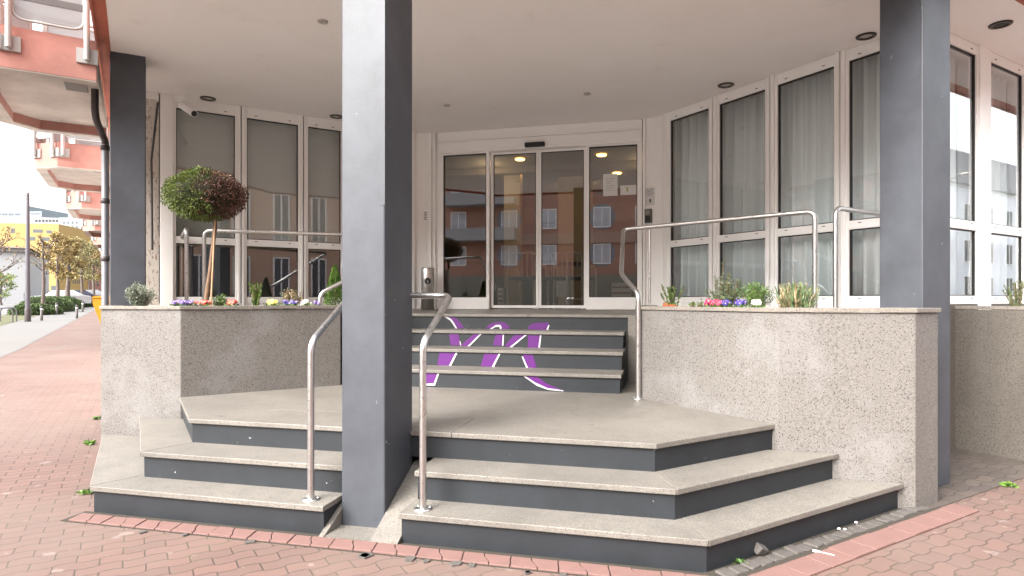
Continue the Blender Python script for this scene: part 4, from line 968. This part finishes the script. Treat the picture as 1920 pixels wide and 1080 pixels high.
street_tree(2,58,515,40,'lime green small tree low at the left edge',leafm('lime_leaf',(.10,.16,.02),(.19,.26,.05),sc=1),1600,fork=.2)
# cars
def car(lb,px,Y,col,rz):
    root=thing('parked_car',lb,'car',(0,0,0),'cars parked along the road'); bd=MB()
    prof=[(-2.1,.35),(-2.15,.7),(-1.95,.92),(-1.1,1.0),(-.6,1.42),(.9,1.46),(1.6,1.05),(2.1,.95),(2.15,.6),(2.1,.32)]
    n=len(prof); vs=[(x,-.84 if z<1.1 else -.66,z) for x,z in prof]+[(x,.84 if z<1.1 else .66,z) for x,z in prof]
    bd.add(vs,[tuple(range(n)),tuple(range(2*n-1,n-1,-1))]+[(i,n+i,n+(i+1)%n,(i+1)%n) for i in range(n)]); bd.build('body',simple('car_paint',col,.25),root,bevel=.05)
    gw=simple('car_glass',(.02,.025,.03),.08)
    for sy in (-1,1):
        g=MB(); y=sy*.80; g.add([(-1.0,sy*.79,1.0),(-.55,sy*.672,1.36),(.85,sy*.672,1.39),(1.4,sy*.78,1.04),(-1.0,sy*.81,1.0),(-.55,sy*.69,1.36),(.85,sy*.69,1.39),(1.4,sy*.80,1.04)],[(0,1,2,3),(7,6,5,4),(0,4,5,1),(1,5,6,2),(2,6,7,3),(3,7,4,0)]); g.build('side_window',gw,root)
    for (x0,z0,x1,z1,nm) in ((-1.12,1.01,-.62,1.4,'windscreen'),(.95,1.44,1.57,1.07,'rear_window')):
        g=MB(); sg=-.02 if x0<0 else .02; g.add([(x0,-.6,z0),(x0,.6,z0),(x1,.56,z1),(x1,-.56,z1),(x0+sg,-.6,z0+.02),(x0+sg,.6,z0+.02),(x1+sg,.56,z1+.02),(x1+sg,-.56,z1+.02)],[(0,1,2,3),(7,6,5,4),(0,4,5,1),(1,5,6,2),(2,6,7,3),(3,7,4,0)]); g.build(nm,gw,root)
    for x in (-1.35,1.3):
        for sy in (-1,1):
            wv=MB(); wv.tube([(x,sy*.66,.32),(x,sy*.86,.32)],.32,18); wo=wv.build('wheel',M_BLACK,root); h=MB(); h.tube([(x,sy*.861,.32),(x,sy*.875,.32)],.2,14); h.build('rim',M_STEEL,wo)
    for sy in (-1,1):
        MB().box(-2.17,-2.05,sy*.62-.14,sy*.62+.14,.66,.78).build('headlight',M_LENS,root); MB().box(2.08,2.17,sy*.65-.12,sy*.65+.12,.7,.86).build('tail_light',simple('tail_red',(.4,.01,.01),.3),root)
    q=W(px,Y); root.location=(q[0],q[1],gz(*q)+.02); root.rotation_euler=(0,0,rz)
car('white parked car left of the others behind the hedges',112,52,(.35,.35,.36),R(-45+100))
car('dark parked car in the middle behind the hedges',135,57,(.03,.03,.05),R(-45+90))
car('silver parked car nearest the letterbox',163,62,(.22,.225,.24),R(-45+95))
# ------------------------------------------------------------------ far buildings in the left street
M_WGL=simple('far_window_glass',(.05,.055,.065),.5); M_WFR=simple('far_window_frame',(.85,.85,.85),.5)
def facade(lb,p,q,z0,zt,mat,wins,thick=10,nm='apartment_building',cat='building',roof=None,frame=True,glassm=None):
    """p->q seen left to right from its front; wins = (t0,t1,z0,z1) in metres"""
    d=Vector((q[0]-p[0],q[1]-p[1])); L=d.length; d.normalize(); dd=(d.x,d.y)
    root=thing(nm,lb,cat,(p[0],p[1],z0)); m_=MB(); m_.lbox(p,dd,0,L,0,thick,z0-1,zt); m_.build('wall',mat,root)
    if roof:
        m_=MB(); P=lambda t,k,z:(p[0]+dd[0]*t-dd[1]*k,p[1]+dd[1]*t+dd[0]*k,z); o_=.4
        m_.add([P(-o_,-o_,zt),P(L+o_,-o_,zt),P(L+o_,thick+o_,zt),P(-o_,thick+o_,zt),P(2.2,2.2,zt+roof[0]),P(L-2.2,2.2,zt+roof[0]),P(L-2.2,thick-2.2,zt+roof[0]),P(2.2,thick-2.2,zt+roof[0])],[(0,3,2,1),(4,5,6,7),(0,1,5,4),(1,2,6,5),(2,3,7,6),(3,0,4,7)]); m_.build('roof',roof[1],root)
    for (t0,t1,a,b_) in wins[:99]:
        if frame:
            f_=MB(); f_.lbox(p,dd,t0,t1,-.06,.02,a-.08,a); f_.lbox(p,dd,t0,t1,-.05,.02,b_-.08,b_); f_.lbox(p,dd,t0,t0+.08,-.05,.02,a,b_-.08); f_.lbox(p,dd,t1-.08,t1,-.05,.02,a,b_-.08); tm=(t0+t1)/2; f_.lbox(p,dd,tm-.04,tm+.04,-.05,.02,a,b_-.08)
            wo=f_.build('window',M_WFR,root)
            g=MB(); g.lbox(p,dd,t0+.08,t1-.08,-.02,.01,a,b_-.08); g.build('pane',glassm or M_WGL,wo)
        else:
            g=MB(); g.lbox(p,dd,t0,t1,-.02,.01,a,b_); g.build('window',glassm or M_WGL,root)
    return root,p,dd,L
def farb(lb,px0,Y0,px1,Y1,ytop,mat,rects,thick=12,frame=False,glassm=None,roof=None):
    p=W(px0,Y0); q=W(px1,Y1); d=Vector((q[0]-p[0],q[1]-p[1])).normalized(); wins=[]
    for (a,b_,y0,y1) in rects:
        pa=line_at(a,p,(d.x,d.y)); pb=line_at(b_,p,(d.x,d.y)); wins.append((((Vector(pa)-Vector(p)).dot(d)),((Vector(pb)-Vector(p)).dot(d)),zat(y1,*pa),zat(y0,*pa)))
    return facade(lb,p,q,gz(*p),zat(ytop,*p),mat,wins,thick,frame=frame,glassm=glassm,roof=roof)
M_BW=simple('white_render',(.30,.30,.31),.8,var=.05,vs=.3); M_BY=simple('yellow_render',(.30,.20,.07),.8,var=.08,vs=.3); M_BB=simple('blue_glass_facade',(.15,.19,.225),.25,var=.1,vs=.5); M_BR=simple('red_render',(.24,.115,.09),.8,var=.08,vs=.4); M_BRN=simple('brown_trim',(.14,.1,.09),.8)
rw=[]
for r in range(4): rw.append((24+.5*r,42,479+20*r,485+20*r))
rw+= [(16,46,549,560)]
farb('white block with rows of dark windows left of the tall pole',-40,64,50,66,470,M_BW,rw,10,roof=(.25,M_BRN))
farb('white side wing right of the tall pole with a sloping roofline',50.5,66,92,84,466,M_BW,[(62,66,520,530),(68,76,535,560),(82,86,520,531)],3,roof=(.3,M_BRN))
farb('large yellow building rising behind the white block',-60,96,110,98,417,M_BY,[(20,28,428,437),(62,80,430,436),(87,97,432,437),(56,66,444,451),(78,97,445,452),(78,97,457,462),(96,106,536,548)],14)
farb('lower yellow building behind the golden trees',110.5,99,152,104,441,M_BY,[(100+4*i,102+4*i,470+18*j,478+18*j) for i in range(4,13) for j in range(4)],12)
farb('pale office block with a row of small dark windows',55,134,152,138,406,M_BW,[(66+6.5*i,70+6.5*i,412,416) for i in range(7)],12)
farb('blue glass office tower at the far left',-80,146,48,146,385,M_BB,[(-20+12*i,-10+12*i,400,404) for i in range(5)],14)
farb('grey blue flat topped office wing joined to the glass tower',55.5,142,78,142,396,simple('slate_panel',(.13,.155,.185),.5),[(58,76,400,402)],3)
farb('light grey glazed office block left of the terracotta balconies',110,122,152,122,408,simple('pale_glass_facade',(.22,.25,.27),.3,var=.1,vs=.6),[(118+8*i,122+8*i,415+8*j,420+8*j) for i in range(4) for j in range(4)],10)
farb('red rendered building at the end of the street',152.5,106,250,112,456,M_BR,[(158+8*i,161+8*i,480+16*j,488+16*j) for i in range(4) for j in range(4)],12)
# ------------------------------------------------------------------ buildings across the junction (seen in the glass)
M_BRICK=simple('brown_brick',(.34,.19,.145),.85,var=.15,vs=.4); M_ORB=simple('orange_brick',(.52,.33,.23),.85,var=.1,vs=.4); M_SLATE=simple('slate_roof',(.13,.13,.14),.7,var=.2,vs=2)
M_BLUEC=simple('blue_round_surround',(.17,.20,.25),.7)
wins=[(1.5+4.2*i+(.6 if i%2 else 0),3.0+4.2*i+(.6 if i%2 else 0),zz,zz+1.7) for i in range(11) for zz in (4.6,7.8,11.0,14.2)]
r_,p_,dd_,L_=facade('brown brick block facing the entrance across the junction',(24,-41),(-24,-41),0,16.5,M_BRICK,wins,12,glassm=simple('net_curtain_glass',(.42,.45,.5),.3,var=.4,vs=1.5))
for i,(t0,t1,a,b_) in enumerate(wins):
    if (i//4)%2==0:
        m_=MB(); tm=(t0+t1)/2; c_=(p_[0]+dd_[0]*tm,p_[1]+.0,(a+b_)/2)
        m_.tube([(c_[0],c_[1]-.0,c_[2]),(c_[0],c_[1]+.015,c_[2])],1.15,26); m_.build('round_surround',M_BLUEC,r_)
m_=MB()
for (t0,zz) in ((3,6.9),(3,10.1),(35,6.9),(35,10.1)): m_=MB(); m_.lbox(p_,dd_,t0,t0+6.5,-1.6,0,zz-.2,zz+.9); m_.build('balcony',M_BW,r_)
m_=MB(); m_.lbox(p_,dd_,0,L_,-.1,.02,0,3.6); m_.build('ground_floor_band',simple('grey_green_stone',(.2,.2,.17),.7,var=.2,vs=.5),r_)
m_=MB(); m_.lbox(p_,dd_,9,38,-.14,-.02,6.35,7.3); m_.build('facade_band',simple('buff_band',(.36,.25,.2),.8),r_)
def qr(s_,q): return (Q*q+Q*s_,-Q*q+Q*s_)
wn=lambda n,st,z,w_,h: [(1.2+st*i,1.2+st*i+w_,zz,zz+h) for i in range(n) for zz in z]
facade('red brick terrace on the far side of the left street',qs(-3,25),qs(40,25),0,9,M_BRICK,wn(9,4.6,(1.5,5.2),1.6,1.8),10)
facade('orange brown block with tall narrow windows across the right street',qr(-14,24),qr(-14,24),0,17,M_ORB,[],10) if False else None
facade('orange brown block with tall narrow windows across the right street',qr(16,24),qr(-16,24),0,18,M_ORB,wn(15,2.1,(1.2,4.8,8.4,12.0),.9,2.6),10)
facade('white apartment house with balconies across the right street',qr(30,24),qr(16.2,24),0,15,simple('bright_white_render',(.78,.78,.78),.8,var=.05,vs=.3),wn(4,3.4,(1.4,4.6,7.8,11.0),1.8,1.9),10)
facade('long pale blue house with grey roof across the right street',qr(110,24),qr(38,24),0,11.5,simple('pale_blue_render',(.82,.86,.93),.8,var=.05),wn(17,4.2,(1.6,4.8,8.0),1.5,1.9),11,roof=(4.0,M_SLATE))
q=qr(30,9); 
def place_tree(x,y,H,Rw,lb,leaf,nl,trunk=.15):
    Y_=10; r=street_tree(0,Y_,YH,Rw*2*FPX/Y_,lb,leaf,nl,trunk=trunk)
    return r
sl=thing('street_lamp','curved street lamp on the far pavement of the right street','street lamp',(qr(36,15)[0],qr(36,15)[1],0)); x_,y_=qr(36,15)
MB().tube(fillet([(x_,y_,0),(x_,y_,7.6),(x_-.9,y_+.9,8.0)],.9),.08,10).build('pole',M_POLE,sl); MB().lathe((x_-1.1,y_+1.1,7.9),[(0,0),(.25,.03),(.25,.1),(0,.16)],14).build('lamp_head',M_LENS,sl)
